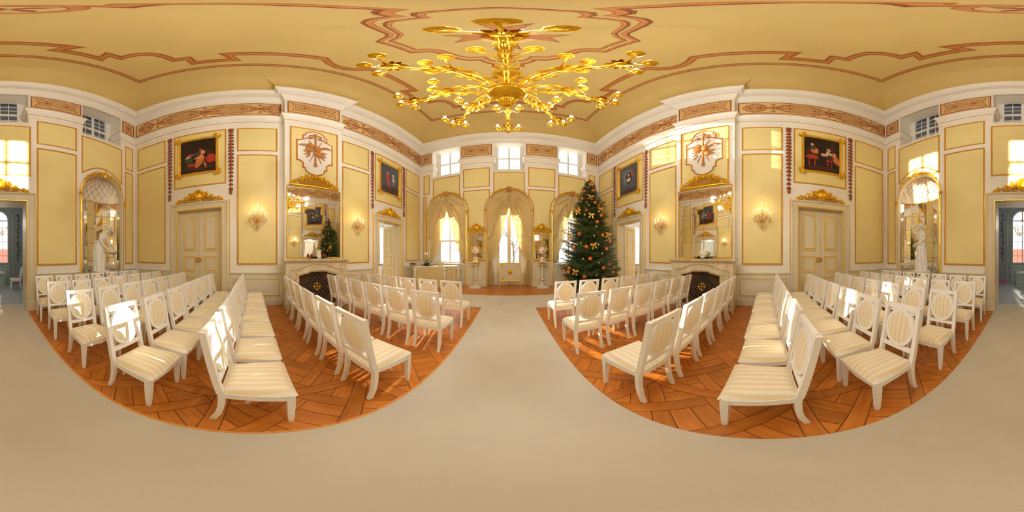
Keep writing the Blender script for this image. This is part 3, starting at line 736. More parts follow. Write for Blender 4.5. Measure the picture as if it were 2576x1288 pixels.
def leafm(mb, x, y, a, L, w_, z=.02, lift=.03):
    """pointed acanthus leaf lying in the xy plane"""
    c, s = cos(a), sin(a); P = lambda u, v, h: (x+u*c-v*s, y+u*s+v*c, z+h)
    vs = [P(0, 0, 0)]; fs = []; K = ((.18, .55), (.38, 1), (.55, .75), (.72, .62), (.88, .25), (1, 0))
    ro = []
    for u, q in K: ro.append((P(u*L, -w_*q, lift*.1), P(u*L, 0, lift*(1-.4*u)), P(u*L, w_*q, lift*.1)))
    for r in ro: vs += r
    fs += [(0, 1, 2), (0, 2, 3)]
    for i in range(len(ro)-1): k = 1+3*i; fs += [(k, k+3, k+4, k+1), (k+1, k+4, k+5, k+2)]
    mb.add(vs, fs)
def crest(w_, h_, boss=True, lattice=True, pediment=False):
    """rococo crest: base rail, scrolls, latticed wings, round boss"""
    mb = MB(); hw = w_/2
    prof = lambda t: h_*(.16+.30*(1-t)**.8+.50*math.exp(-(t/.26)**2)) if not pediment else h_*(.10+.85*(1-t)**1.15)
    up = [(hw*t, prof(t)) for t in [i/14 for i in range(15)]]
    for s in (-1, 1):
        pts = [(s*x, y, .03) for x, y in up]
        mb.tube(pts, [.016+.010*abs(sin(i*1.1)) for i in range(len(pts))], 7)
        mb.tube([(s*x, .02, .025) for x, y in up], .014, 6)
        for k, (t, r) in enumerate(((.30, .105), (.52, .085), (.80, .065))):
            r *= h_/.45; x = hw*t; cscroll(mb, s*x, prof(t)-.2*r, r, pi/2 if s > 0 else pi/2, .95, r*.26, .04, -s)
            leafm(mb, s*x, prof(t)+.2*r, pi/2-s*.7, r*1.3, r*.35, .03); leafm(mb, s*(x+r), prof(t)-.3*r, pi/2-s*1.4, r*1.2, r*.3, .03)
        for i in range(6): t = .2+.13*i; leafm(mb, s*hw*t, prof(t)*.96, pi/2-s*(1.1+.15*sin(i*2)), h_*.16, h_*.045, .035)
        cscroll(mb, s*hw*.93, h_*.14, h_*.14, pi if s > 0 else 0, .9, h_*.035, .035, s); leafm(mb, s*hw*.82, .05, 0 if s > 0 else pi, hw*.22, h_*.07, .03)
        if lattice:
            x0, x1 = hw*(.16 if not pediment else .0), hw*.66
            for sg in (1, -1):
                for k in range(-12, 22):
                    run = []
                    for q in range(40):
                        x = x0+(x1-x0)*q/39; y = k*.042*(h_/.45)+sg*(x-x0)*.8
                        if .03 < y < prof(x/hw)-.03: run.append((x, y))
                        elif len(run) > 1: break
                        else: run = []
                    if len(run) > 2: mb.ribbon([(s*run[0][0], run[0][1]), (s*run[-1][0], run[-1][1])][::s], [(.006, .008), (0, .018), (-.006, .008)])
    if boss:
        r = h_*.26; cy = h_*.50
        mb.lathe([(r, .02), (r*.97, .05), (r*.8, .075), (r*.45, .095), (0, .10)], 24, (0, cy, 0)); mb.lathe([(r*1.32, .01), (r*1.28, .05), (r*1.15, .062), (r*1.03, .045), (r, .02)], 28, (0, cy, 0), flute=.03, nf=14)
        for k in range(9): a = pi*(-.12+1.24*k/8); leafm(mb, r*1.2*cos(a), cy+r*1.2*sin(a), a, h_*.17, h_*.06, .03)
        for k in range(7): a = -pi*(.15+.7*k/6); mb.ball((r*1.25*cos(a), cy+r*1.25*sin(a), .04), h_*.035, 8, 5)
    else:
        for k in range(7): a = pi*k/6; leafm(mb, 0, h_*.72, a, h_*.24, h_*.08, .04)
        mb.ball((0, h_*.72, .05), (.05, .05, .03), 12, 6)
        for s in (-1, 1): cscroll(mb, s*hw*.17, h_*.70, h_*.17, pi/2, 1.0, h_*.04, .045, -s); cscroll(mb, s*hw*.88, h_*.12, h_*.15, pi/2, 1.0, h_*.035, .04, -s)
    return mb
ORN = crest(1.56, .47).mesh('crest', M['gold2'])
def wallobj(name, me, label, cat, Mx, group=None):
    o = bpy.data.objects.new(name, me); C.objects.link(o); o.matrix_world = Mx; return tag(o, label, cat, group)
NEAR = {('left', -1): 'closed double door on the left wall', ('left', 1): 'open doorway on the left wall', ('right', 1): 'closed double door on the right wall', ('right', -1): 'open doorway beside the tree'}
for (wl, s), d in NEAR.items():
    wallobj('overdoor_ornament', ORN, 'gilt rococo crest with round boss above the '+d, 'ornament', fr(wl, s*UD, 3.2, .02), 'gilt crests over the doors')
wallobj('overdoor_ornament', ORN, 'gilt rococo crest above the doorway to the grey room, lit by sunlight', 'ornament', fr('back', 0, 3.22, .02), 'gilt crests over the doors')
# arch keystones: rosette and garlands following the arch
def archgarland(label, Mx, group, hw, ry, red=True):
    g = thing('arch_ornament', label, 'ornament', Mx, group)
    for s in (-1, 1):
        mb = MB()
        for i in range(13):
            a = pi/2-s*(.14+.065*i); q = 1+.02*sin(i*2.3); x, y = (hw+.02)*cos(a)*q, (ry+.02)*sin(a)*q
            leafm(mb, x, y, a-s*(pi/2-.5), .13-.004*i, .032, .07, .03); leafm(mb, x, y, a-s*(pi/2+.5), .11-.004*i, .028, .07, .03)
            mb.ball((x, y, .10), .022, 7, 5)
            if i in (3, 9): cscroll(mb, x*1.03, y*1.03, .06, a, .9, .012, .10, -s)
        mb.build('garland', M['gold'], g)
        mb = MB()
        for k in range(6): a = 2*pi*k/6; leafm(mb, s*(hw+.02), 0, a, .085, .03, .07, .03)
        mb.ball((s*(hw+.02), 0, .10), .03, 8, 5); mb.ball((s*(hw+.02), -.13, .08), (.035, .08, .02), 8, 5); mb.build('end_rosette', M['gold'], g)
    mb = MB()
    for k in range(9): a = 2*pi*k/9; leafm(mb, 0, ry+.02, a, .17, .05, .09, .05)
    for s in (-1, 1): cscroll(mb, s*.10, ry-.08, .075, pi/2, 1, .016, .13, -s)
    mb.ball((0, ry+.02, .14), (.05, .05, .03), 12, 6); mb.build('centre_rosette', M['brass' if red else 'gold'], g)
for x, t in zip(WX, ('window behind the draped table', 'middle garden door', 'window behind the Christmas tree')):
    archgarland('gilt garland with red-gold rosette on the arch of the '+t, fr('front', x, 3.78, 0), 'garlands on the window arches', 1.10, 1.10)
archgarland('gilt garland on the arch of the niche with the stooping statue', fr('back', 3.2, 3.47, 0), 'garlands on the niche arches', .86, .90, False)
archgarland('sunlit gilt garland on the arch of the niche with the arm-raising statue', fr('back', -3.2, 3.47, 0), 'garlands on the niche arches', .86, .90, False)
# ---------------------------------------------------------------- husk garlands
def husks():
    a = MB(); a.lathe([(.03, .01), (.05, .04), (0, .06)], 12)
    for k in range(8): q = 2*pi*k/8; leafm(a, 0, 0, q, .11, .035, .01, .04)
    b = MB(); n = 17; L = 2.62
    for i in range(n):
        y = -.07-L*i/n; s = .72+.28*sin(pi*min(1, (i+3)/n)); 
        for e in (-1, 0, 1): leafm(b, 0, y, -pi/2+e*.62, .15*s*(1.25 if e == 0 else 1.05), .045*s, .015 if e else .04, .045)
        b.ball((0, y-.02, .045), (.025, .03, .02), 8, 5)
    b.ball((0, -L-.08, .04), (.05, .09, .035), 10, 6)
    return a.mesh('rosette', M['rust']), b.mesh('husk_chain', M['rust'])
HR, HC = husks()
for wl in ('left', 'right'):
    for u, t in ((-4.48, 0), (-2.46, 1), (2.46, 2), (4.48, 3)):
        tt = ('nearest the back corner', 'between closed door and sconce panel', 'between sconce panel and open doorway', 'nearest the window corner')
        if wl == 'right': tt = tt[::-1]
        r = thing('husk_garland', 'rust-red husk garland on the %s wall, %s' % (wl, tt[t]), 'garland', fr(wl, u, 6.19, 0), 'rust-red husk garlands')
        for n_, me in (('rosette', HR), ('husk_chain', HC)): o = bpy.data.objects.new(n_, me); C.objects.link(o); o.parent = r
# ---------------------------------------------------------------- paintings
PC = [mat('oil_paint_%s' % n, c, .35, 0, .35, 14) for n, c in (('black', (.010, .004, .004)), ('umber', (.05, .012, .006)), ('red', (.38, .03, .015)), ('orange', (.52, .15, .05)), ('flesh', (.60, .28, .15)), ('grey', (.12, .13, .16)), ('cream', (.55, .45, .30)), ('green', (.04, .05, .03)), ('slate', (.05, .055, .075)))]
def blob(mb, i, x, y, rx, ry, a=0, z=.0, n=26):
    c, s = cos(a), sin(a); w_ = [1+.07*sin(3*q+x*9)+.05*sin(5*q+y*7) for q in [2*pi*k/n for k in range(n)]]
    mb.mat(i).prism([(x+rx*w_[k]*cos(2*pi*k/n)*c-ry*w_[k]*sin(2*pi*k/n)*s, y+rx*w_[k]*cos(2*pi*k/n)*s+ry*w_[k]*sin(2*pi*k/n)*c) for k in range(n)], .012, .0135+z)
def painting(wl, u, kind, label):
    r = thing('framed_painting', label, 'painting', fr(wl, u, 5.11, 0), 'genre paintings above the doors')
    hw, hh = .66, .84
    mb = MB().ribbon(rect(-hw, hw, -hh, hh), [(0, .01), (-.0, .05), (.012, .07), (.03, .06), (.05, .035), (.07, .045), (.085, .03), (.09, .012)], True)
    mb.build('frame', M['gold'], r)
    c = MB(); 
    for q in range(5): leafm(c, 0, 0, pi/4+(q-2)*.75, .14, .045, .05, .04)
    cscroll(c, -.05, .07, .06, 0, 1, .016, .08, 1); cscroll(c, .07, -.05, .06, pi/2, 1, .016, .08, -1); c.ball((0, 0, .08), (.04, .04, .03), 10, 6)
    c.tube([(.02, .0, .07), (-.10, -.0, .07), (-.17, -.02, .06)], [.02, .014, .006], 6); c.tube([(.0, .02, .07), (0, -.10, .07), (-.02, -.17, .06)], [.02, .014, .006], 6)
    cm = c.mesh('corner_ornament', M['gold2'])
    for sx, sy, a in ((1, 1, 0), (-1, 1, pi/2), (-1, -1, pi), (1, -1, -pi/2)):
        o = bpy.data.objects.new('corner_ornament', cm); C.objects.link(o); o.parent = r; o.matrix_local = T(sx*(hw-.03), sy*(hh-.03), 0) @ Rz(a)
    dark = 8 if kind > 1 else 0
    cv = MB().prism(rect(-hw+.07, hw-.07, -hh+.07, hh-.07), .005, .012).build('canvas', PC[dark], r)
    p = MB()
    if kind == 0:                                    # two figures at a table, a third in red cap
        blob(p, 1, 0, -.55, .5, .14); blob(p, 7, -.05, .05, .25, .08, .2, .0004); blob(p, 2, .42, -.22, .16, .2, 0, .0004); blob(p, 1, .30, .08, .2, .12, 0, .0006)
        blob(p, 3, .06, -.28, .12, .30, -.35, .001); blob(p, 4, .17, .10, .07, .10, 0, .0015); blob(p, 4, .02, -.12, .16, .04, .3, .0018); blob(p, 2, .10, .22, .07, .06, 0, .002)
        blob(p, 7, -.30, -.18, .13, .20, .1, .001); blob(p, 2, -.27, .02, .12, .07, .3, .0016); blob(p, 6, -.33, -.06, .11, .03, .35, .0018); blob(p, 2, -.20, -.42, .16, .07, 0, .0018); blob(p, 3, .24, -.45, .03, .16, .2, .002)
    elif kind == 1:                                  # musicians
        blob(p, 1, -.32, .0, .20, .35); blob(p, 2, -.33, -.18, .20, .09, 0, .0006); blob(p, 3, -.25, .12, .12, .14, .2, .001); blob(p, 7, -.31, .26, .09, .12, 0, .0014); blob(p, 4, -.33, .40, .05, .06, 0, .0018)
        blob(p, 1, .35, .2, .08, .4); blob(p, 4, .20, .22, .07, .09, 0, .0012); blob(p, 6, .20, .02, .10, .13, 0, .001); blob(p, 4, .03, -.02, .09, .07, 0, .0016); blob(p, 1, .24, -.15, .12, .14, 0, .0012)
        blob(p, 3, .44, -.15, .10, .28, .4, .001); blob(p, 4, .40, .05, .06, .07, 0, .0016); blob(p, 2, .22, -.27, .12, .04, 0, .0016); blob(p, 1, 0, -.62, .5, .1)
        for q in (-.42, -.24, .18, .30): blob(p, 2, q, -.42, .018, .15, 0, .0008)
    elif kind == 2:                                  # couple, she in white
        blob(p, 1, .0, -.55, .5, .17); blob(p, 2, -.12, -.12, .10, .30, .25, .001); blob(p, 2, -.18, .16, .10, .15, 0, .0012); blob(p, 4, -.14, .30, .05, .06, 0, .0016)
        blob(p, 6, .20, .24, .07, .10, 0, .001); blob(p, 4, .20, .16, .05, .06, 0, .0014); blob(p, 5, .22, -.08, .12, .22, 0, .0008); blob(p, 6, .22, .02, .09, .07, 0, .0012); blob(p, 1, .28, -.45, .2, .1, .5, .0008)
    else:                                            # seated figure with an open letter
        blob(p, 5, 0, .1, .35, .45); blob(p, 0, .05, .05, .22, .35, 0, .0004); blob(p, 6, .02, -.05, .13, .10, .1, .001); blob(p, 4, .02, .22, .06, .08, 0, .001); blob(p, 2, .25, .25, .08, .16, 0, .0008); blob(p, 1, 0, -.6, .45, .1, 0, .0004)
    p.build('painted_scene', PC, cv, smooth=False)
painting('left', -UD-.03, 0, 'dark gilt-framed painting of seated people in red and orange, above the closed left door')
painting('left', UD+.03, 2, 'dark gilt-framed painting of a red and a white figure, above the open left doorway')
painting('right', UD+.03, 1, 'dark gilt-framed painting of musicians at a red-covered table, above the closed right door')
painting('right', -UD-.03, 3, 'slate-dark gilt-framed painting with one pale patch, above the open right doorway')
# ---------------------------------------------------------------- relief trophies on the breasts
def trophy():
    r_ = MB(); q = []
    for sx, sy in ((1, 1), (-1, 1), (-1, -1), (1, -1)):
        seq = [(.52, .35), (.46, .35)]+[(.46-.13*sin(t), .35+.13*(1-cos(t))+.02) for t in (.4, .8, 1.2)]+[(.34, .58), (.28, .58)]+[(.30*cos(t), .58+.20*sin(t)+.0) for t in (.5, .9, 1.3)]
        seq = [(x*sx, y*sy) for x, y in seq]
        q += seq if sx*sy > 0 else seq[::-1]
    return q
TQ = [(x*1.04, y*1.24) for x, y in trophy()]
def tree_relief(mb):
    mb.tube([(0, .60, .03), (0, .2, .04), (0, -.05, .045), (0, -.30, .04), (0, -.52, .03)], [.028, .022, .03, .024, .032], 8)
    mb.lathe([(.05, 0), (.055, .03), (.03, .06)], 10, (0, .60, .0)); 
    for s in (-1, 1):
        mb.tube(smoothpts([(0, .50, .04), (s*.08, .56, .05), (s*.17, .53, .05), (s*.14, .46, .05), (s*.07, .47, .05), (s*.13, .42, .05), (s*.22, .44, .04), (s*.33, .36, .03)], 4), .016, 6)
        for i in range(5): leafm(mb, s*(.12+.03*i), .06+.03*i, (.6-.2*i) if s > 0 else pi-(.6-.2*i), .24, .035, .03, .03)
        for i in range(3): leafm(mb, s*.13, -.04-.05*i, (-.1-.35*i) if s > 0 else pi+.1+.35*i, .22, .035, .03, .03)
        mb.tube([(s*.06, -.16, .03), (s*.17, -.42, .03)], [.016, .008], 6); mb.tube([(-s*.04, .1, .04), (-s*.18, .33, .03)], [.016, .012], 6)
    mb.ball((-.16, .02, .05), (.12, .10, .04), 14, 8); mb.ball((.06, .04, .06), (.10, .09, .05), 14, 8); mb.ball((.10, -.13, .05), (.13, .07, .04), 14, 8, Rz(-.6)); mb.ball((-.13, .16, .05), (.12, .05, .035), 12, 7, Rz(-.3)); mb.ball((.02, -.10, .06), (.09, .05, .04), 12, 6)
    mb.lathe([(.045, .09), (.03, .10), (.02, .08), (0, .08)], 12, (.06, .04, 0)); mb.ball((-.025, -.5, .03), (.03, .06, .02), 8, 5); mb.ball((.025, -.5, .03), (.03, .06, .02), 8, 5)
for wl, t in (('left', 'left'), ('right', 'sunlit right')):
    r = thing('trophy_relief', 'white cartouche with ochre musical trophy above the mirror on the %s chimney breast' % t, 'relief', fr(wl, 0, 5.11, BR+.006), 'trophy cartouches')
    MB().prism(TQ, 0, .01).build('cartouche', M['white'], r)
    MB().ribbon(TQ, [(.0, .005), (-.004, .02), (-.018, .022), (-.03, .03), (-.04, .022), (-.045, .005)], True).build('moulding', M['ochre'], r)
    mb = MB(); tree_relief(mb); mb.build('trophy', M['brass'] if 0 else M['ochre'], r, T(0, .03, .01) @ Matrix.Diagonal((1.12, 1.28, 1, 1)))
# ---------------------------------------------------------------- mirrors
def tiltpane(mb, x0, x1, y0, y1, z, k):
    random.seed(k*7+3); a, b, c = [random.uniform(-.0035, .0035) for _ in range(3)]
    cx, cy = (x0+x1)/2, (y0+y1)/2; f = lambda x, y: (x, y, z+(x-cx)*a*3+(y-cy)*b*3)
    N = 4; vs = [f(x0+(x1-x0)*i/N, y0+(y1-y0)*j/N) for j in range(N+1) for i in range(N+1)]
    vs = [(x, y, q+.0007*sin(x*9+k)*sin(y*7+k*2)) for x, y, q in vs]
    mb.add(vs, [(j*(N+1)+i, j*(N+1)+i+1, (j+1)*(N+1)+i+1, (j+1)*(N+1)+i) for j in range(N) for i in range(N)])
for wl in ('left', 'right'):
    r = thing('overmantel_mirror', 'tall mirror of silvered squares with gilt pediment above the %s fireplace' % wl, 'mirror', fr(wl, 0, 1.43, BR), 'mirrors above the fireplaces')
    g = MB(); nx, ny, x0, x1, y1 = 4, 5, -.85, .85, 2.2
    for i in range(nx):
        for j in range(ny): tiltpane(g, x0+(x1-x0)*i/nx+.003, x0+(x1-x0)*(i+1)/nx-.003, .03+(y1-.03)*j/ny+.003, .03+(y1-.03)*(j+1)/ny-.003, .022, i*9+j)
    g.build('glass_panes', M['mirror'], r, ang=10)
    g = MB().box(-.87, .87, 0, 2.22, 0, .012)
    for i in range(1, nx):
        for j in range(1, ny): g.ball((x0+(x1-x0)*i/nx, .03+(y1-.03)*j/ny, .026), (.012, .012, .008), 8, 4)
    g.build('backing', M['brass'], r)
    MB().ribbon(rect(-.87, .87, .0, 2.22), [(0, .0), (0, .035), (.015, .04), (.03, .025)], True).build('frame', M['gold'], r)
    mb = crest(1.56, .44, boss=False, lattice=True, pediment=True); mb.box(-.78, .78, -.02, .012, 0, .03); mb.build('gilt_pediment', M['gold2'], r, T(0, 2.26, .02))
for s, t in ((-1, 'left'), (1, 'right')):
    r = thing('pier_mirror', 'narrow gilt-framed pier mirror behind the porcelain vase to the %s of the garden door' % t, 'mirror', fr('front', s*1.585, 1.29, .012), 'pier mirrors')
    MB().prism(rect(-.36, .36, .04, 1.36), .01, .02).build('glass', M['mirror'], r)
    MB().ribbon(rect(-.44, .44, 0, 1.40), [(0, 0), (0, .03), (.03, .045), (.05, .03), (.07, .04), (.085, .018)], True).build('frame', M['lip'], r)
    crest(.90, .44, lattice=False).build('gilt_crest', M['gold2'], r, T(0, 1.39, .02))
# ---------------------------------------------------------------- niches with mirrored walls
def niche(u, mirror_label):
    R_, D = .84, .52
    mb = MB(); n = 24
    def sh(t, v):                                    # conch
        a = pi*t; e = pi/2*v; return (R_*cos(a)*cos(e), .88*sin(e), -D*sin(a)*cos(e))
    mb.mat(0).grid(lambda i, j: sh(i, j), n, 10)
    for q in range(-4, 13):
        for sg in (1, -1):
            P = []
            for i in range(17):
                v = i/16*.97; t = (q/9)+sg*v*.42
                if 0.02 <= t <= .98: x, y, z = sh(t, v); P.append((x*.992, y*.992, z*.985))
            if len(P) > 2: mb.mat(1).tube(P, .0085, 5)
    mb.mat(2).tube([sh(i/20, 0) for i in range(21)], .022, 6)
    struct(trim(), mb, [M['white'], M['brass'], M['gold']], fr('back', u, 3.47, 0))
    bk = MB(); P = [(R_*1.01*cos(pi*i/16), -D*1.03*sin(pi*i/16)) for i in range(17)]
    bk.add([(x, .93, z) for x, z in P]+[(x, 3.47, z) for x, z in P], [(i, i+1, i+18, i+17) for i in range(16)])
    bk.add([(x, .93, z) for x, z in P], [tuple(range(17))])
    struct(trim(), bk, M['dado'], fr('back', u, 0, 0))
    r = thing('niche_mirror', mirror_label, 'mirror', fr('back', u, .95, 0), 'faceted mirrors lining the niches')
    g = MB(); N = 8; H_ = 2.5; dots = MB()
    for i in range(N):
        a0, a1 = pi*i/N, pi*(i+1)/N; A = (R_*.985*cos(a0), -D*.985*sin(a0)); Bq = (R_*.985*cos(a1), -D*.985*sin(a1))
        for j in range(5):
            random.seed(i*11+j); e = random.uniform(-.004, .004); z0, z1 = H_*j/5+.004, H_*(j+1)/5-.004
            g.add([(A[0], z0, A[1]+e), (A[0], z1, A[1]-e), (Bq[0], z1, Bq[1]-e), (Bq[0], z0, Bq[1]+e)], [(0, 1, 2, 3)])
            if j: dots.ball((A[0], H_*j/5, A[1]+.006), .014, 7, 4)
    g.build('glass_panes', M['mirror'], r, smooth=False); pieces(dots, 'gilt_stud', M['gold2'], r)
niche(3.2, 'faceted mirror lining the niche behind the stooping statue')
niche(-3.2, 'sunlit faceted mirror lining the niche behind the arm-raising statue')
# ---------------------------------------------------------------- fireplaces
HO = [(-.66, 0), (.66, 0), (.66, 1.04), (.53, 1.055), (.40, 1.09), (.34, 1.10), (.28, 1.14), (.18, 1.15), (-.18, 1.15), (-.28, 1.14), (-.34, 1.10), (-.40, 1.09), (-.53, 1.055), (-.66, 1.04)]
for wl in ('left', 'right'):
    r = thing('fireplace', 'cream veined marble fireplace with curved opening on the %s wall' % wl, 'fireplace', fr(wl, 0, 0, BR), 'marble fireplaces')
    D = .26
    b = MB().prism(rect(-.93, .93, .0, 1.33), .0, D, [HO]); b.ribbon(HO[::-1], [(0, D-.02), (0, D+.02), (-.03, D+.04), (-.07, D+.03), (-.10, D+.0)], True)
    up = [(-.80, 1.12), (-.62, 1.14), (-.5, 1.17), (-.40, 1.23), (-.25, 1.27), (0, 1.28), (.25, 1.27), (.40, 1.23), (.5, 1.17), (.62, 1.14), (.80, 1.12)]
    b.ribbon([(-.80, .22)]+up+[(.80, .22)], [(.02, D), (.012, D+.03), (-.012, D+.03), (-.03, D)])
    b.build('surround', M['marble'], r, ang=30)
    for s in (-1, 1): MB().cbox(*sorted((s*.70, s*.96)), 0, .2, .0, D+.05, .015).box(*sorted((s*.945, s*.88)), .2, 1.3, .02, D+.012).build('plinth', M['marble'], r)
    m = MB(); pr = [(.00, 1.30), (.03, 1.32), (.06, 1.345), (.075, 1.36), (.075, 1.375), (.09, 1.38), (.09, 1.415), (.0, 1.42)]
    L = [[(-.93-o, 0, 0), (-.93-o, 0, D+o), (.93+o, 0, D+o), (.93+o, 0, 0)] for o, z in pr]; vs = []
    for (o, z), l in zip(pr, L): vs += [(p[0], z, p[2]) for p in l]
    fs = [(j*4+i, j*4+i+1, j*4+i+5, j*4+i+4) for j in range(len(pr)-1) for i in range(3)]; m.add(vs, fs); m.box(-1.0, 1.0, 1.40, 1.421, 0, D+.08)
    m.build('mantel_shelf', M['marble'], r, ang=30)
    MB().box(-.68, .68, 0.02, 1.17, -.01, .02).build('firebox', M['dark'], r)
    MB().cbox(-.90, .90, 0, .05, 0, D+.15, .01).at(None).build('hearth_slab', M['marble'], r)
    g = thing('fire_guard', 'black fire guard with gilt lattice and ringed cross in the %s fireplace' % wl, 'fire guard', fr(wl, 0, .05, BR+.12), 'gilt lattice fire guards')
    HG = [(x*.97, max(0, (y-.07))) for x, y in HO]
    MB().prism(HG, 0, .015).build('panel', M['dark'], g); MB().ribbon(HG, [(0, .01), (.004, .03), (.022, .03), (.026, .01)], True).build('frame', M['rust'], g)
    l = MB()
    def ing(x, y):
        if abs(x) > .615 or y < .03: return False
        return y < (1.04 if abs(x) < .27 else (1.0 if abs(x) < .38 else .945))
    def pass_(st, cond):
        for sg in (1, -1):
            for k in range(-40, 60):
                run = []
                for q in range(131):
                    x = -.65+q*.01; y = sg*x*1.12+k*st
                    if ing(x, y) and cond(x, y): run.append((x, y))
                    else:
                        if len(run) > 2: l.ribbon([run[0], run[-1]], [(.006, .016), (0, .026), (-.006, .016)])
                        run = []
                if len(run) > 2: l.ribbon([run[0], run[-1]], [(.006, .016), (0, .026), (-.006, .016)])
    inner = lambda x, y: abs(x)*1.12+abs(y-.52) < .60
    pass_(.15, inner); pass_(.075, lambda x, y: not inner(x, y)); l.build('lattice', M['brass'], g)
    m = MB(); m.tube([(.10*cos(2*pi*i/24), .56+.10*sin(2*pi*i/24), .035) for i in range(25)], .009, 6)
    for k in range(4):
        a = k*pi/2; rr = lambda x, y: (x*cos(a)-y*sin(a), .56+x*sin(a)+y*cos(a)); m.prism([rr(0, .008), rr(0, -.008), rr(.125, -.028), rr(.115, 0), rr(.125, .028)], .028, .045)
    m.build('ringed_cross', M['gold'], g)
# ---------------------------------------------------------------- fire screen before the garden door
r = thing('fire_screen', 'grey-beige standing fire screen with gilt studs before the garden door', 'fire screen', T(.05, 7.6, 0) @ Rx(pi/2))
MB().prism(rect(-.46, .46, .36, 1.16), -.012, .012).build('panel', M['doorp'], r)
MB().ribbon(rect(-.49, .49, .33, 1.18), [(0, -.02), (0, .02), (.01, .026), (.03, .02), (.035, -.01)], True).box(-.24, .24, 1.175, 1.2, -.015, .015).build('frame', M['lip'], r)
for s in (-1, 1):
    MB().at(T(s*.475, 0, 0)).tube([(0, 1.17, 0), (0, .3, 0), (0, .12, 0)], [.018, .018, .014], 8).tube([(0, .16, 0), (0, .06, .09), (0, .0, .14)], [.016, .014, .012], 8).tube([(0, .16, 0), (0, .06, -.09), (0, .0, -.14)], [.016, .014, .012], 8).build('leg', M['lip'], r)
for x, y in ((-.37, 1.06), (.37, 1.06), (-.37, .44), (.37, .44)): MB().lathe([(.045, .01), (.042, .025), (.025, .035), (.02, .05), (0, .055)], 16, (x, y, 0)).build('stud', M['gold2'], r)
m = MB().lathe([(.06, .01), (.06, .04), (.03, .07), (0, .075)], 20, (0, .74, 0)).lathe([(.105, .01), (.10, .02), (.07, .03), (.06, .02)], 20, (0, .74, 0))
for k in range(16): a = 2*pi*k/16; m.ball((.098*cos(a), .74+.098*sin(a), .02), .016, 8, 5)
m.build('centre_rosette', M['gold2'], r)
# ---------------------------------------------------------------- pedestals and vases
def pedestal():
    r = thing('pedestal_stand', '', 'pedestal', T(), 'pedestals carrying the vases')
    MB().cbox(-.27, .27, -.27, .27, 0, .05, .01).cbox(-.22, .22, -.22, .22, .05, .09, .01).build('base', M['dado'], r)
    MB().lathe([(.17, .09), (.15, .13), (.08, .16), (.10, .22), (.055, .27), (.05, .30), (.085, .36), (.05, .41), (.045, .44), (.052, .50), (.045, 1.0), (.04, 1.02), (.075, 1.06), (.05, 1.10), (.04, 1.13), (.07, 1.17), (.12, 1.20)], 20).build('column', M['dado'], r)
    MB().cbox(-.16, .16, -.16, .16, 1.20, 1.255, .008).build('top_plate', M['lip'], r)
    m = MB().lathe([(.088, .35), (.09, .36), (.088, .37)], 20).lathe([(.078, 1.05), (.08, 1.06), (.078, 1.07)], 20).lathe([(.056, .49), (.06, .50), (.056, .51)], 20); pieces(m, 'gilt_ring', M['gold'], r); return r
def vase():
    r = thing('porcelain_vase', '', 'vase', T(), 'lidded porcelain vases')
    MB().cbox(-.12, .12, -.12, .12, 0, .03, .01).lathe([(.115, .03), (.11, .15), (.125, .16), (.10, .19)], 20).build('base', M['porc'], r)
    MB().lathe([(.045, .19), (.035, .22), (.06, .28), (.11, .33), (.13, .37)], 24).build('lower_body', M['rose'], r)
    MB().lathe([(.13, .37), (.15, .42), (.165, .48), (.155, .55), (.11, .60), (.08, .63), (.075, .66), (.10, .68)], 24).build('body', M['porc'], r)
    MB().lathe([(.105, .68), (.09, .71), (.05, .75), (.02, .77), (.03, .79), (.015, .82), (0, .84)], 20).build('lid', M['rose'], r)
    p = MB()
    for a in (0, pi): p.at(Rz(a)).ball((0, -.158, .48), (.07, .012, .05), 14, 6)
    p.at(None); p.ball((0, -.12, .09), (.05, .012, .035), 12, 6); pieces(p, 'painted_bouquet', M['rose'], r)
    for s in (-1, 1):
        h_ = MB().tube(smoothpts([(s*.13, 0, .42), (s*.20, 0, .48), (s*.22, 0, .60), (s*.17, 0, .68), (s*.10, 0, .66), (s*.12, 0, .60)], 4), .016, 7)
        for q in range(5): h_.ball((s*(.17+.03*cos(q*1.3)), .02*sin(q*2), .62+.03*sin(q*1.3)), .026, 8, 5)
        h_.build('handle', M['gold'], r)
    m = MB()
    for z, q in ((.19, .102), (.37, .134), (.60, .112), (.68, .104)): m.lathe([(q-.004, z-.008), (q+.006, z), (q-.004, z+.008)], 24)
    pieces(m, 'gilt_band', M['gold'], r); return r
ped, vas = pedestal(), vase()
for i, s in enumerate((-1, 1)):
    t = ('left', 'right')[i]
    p = ped if i == 0 else copytree(ped); p.matrix_world = T(s*1.56, 7.50, 0)
    relabel(p, 'tall cream column pedestal with gilt rings, to the %s of the garden door' % t)
    v = vas if i == 0 else copytree(vas); v.matrix_world = T(s*1.56, 7.50, 1.255)
    relabel(v, 'lidded white and rose porcelain vase with gilt handles on the %s pedestal' % t)
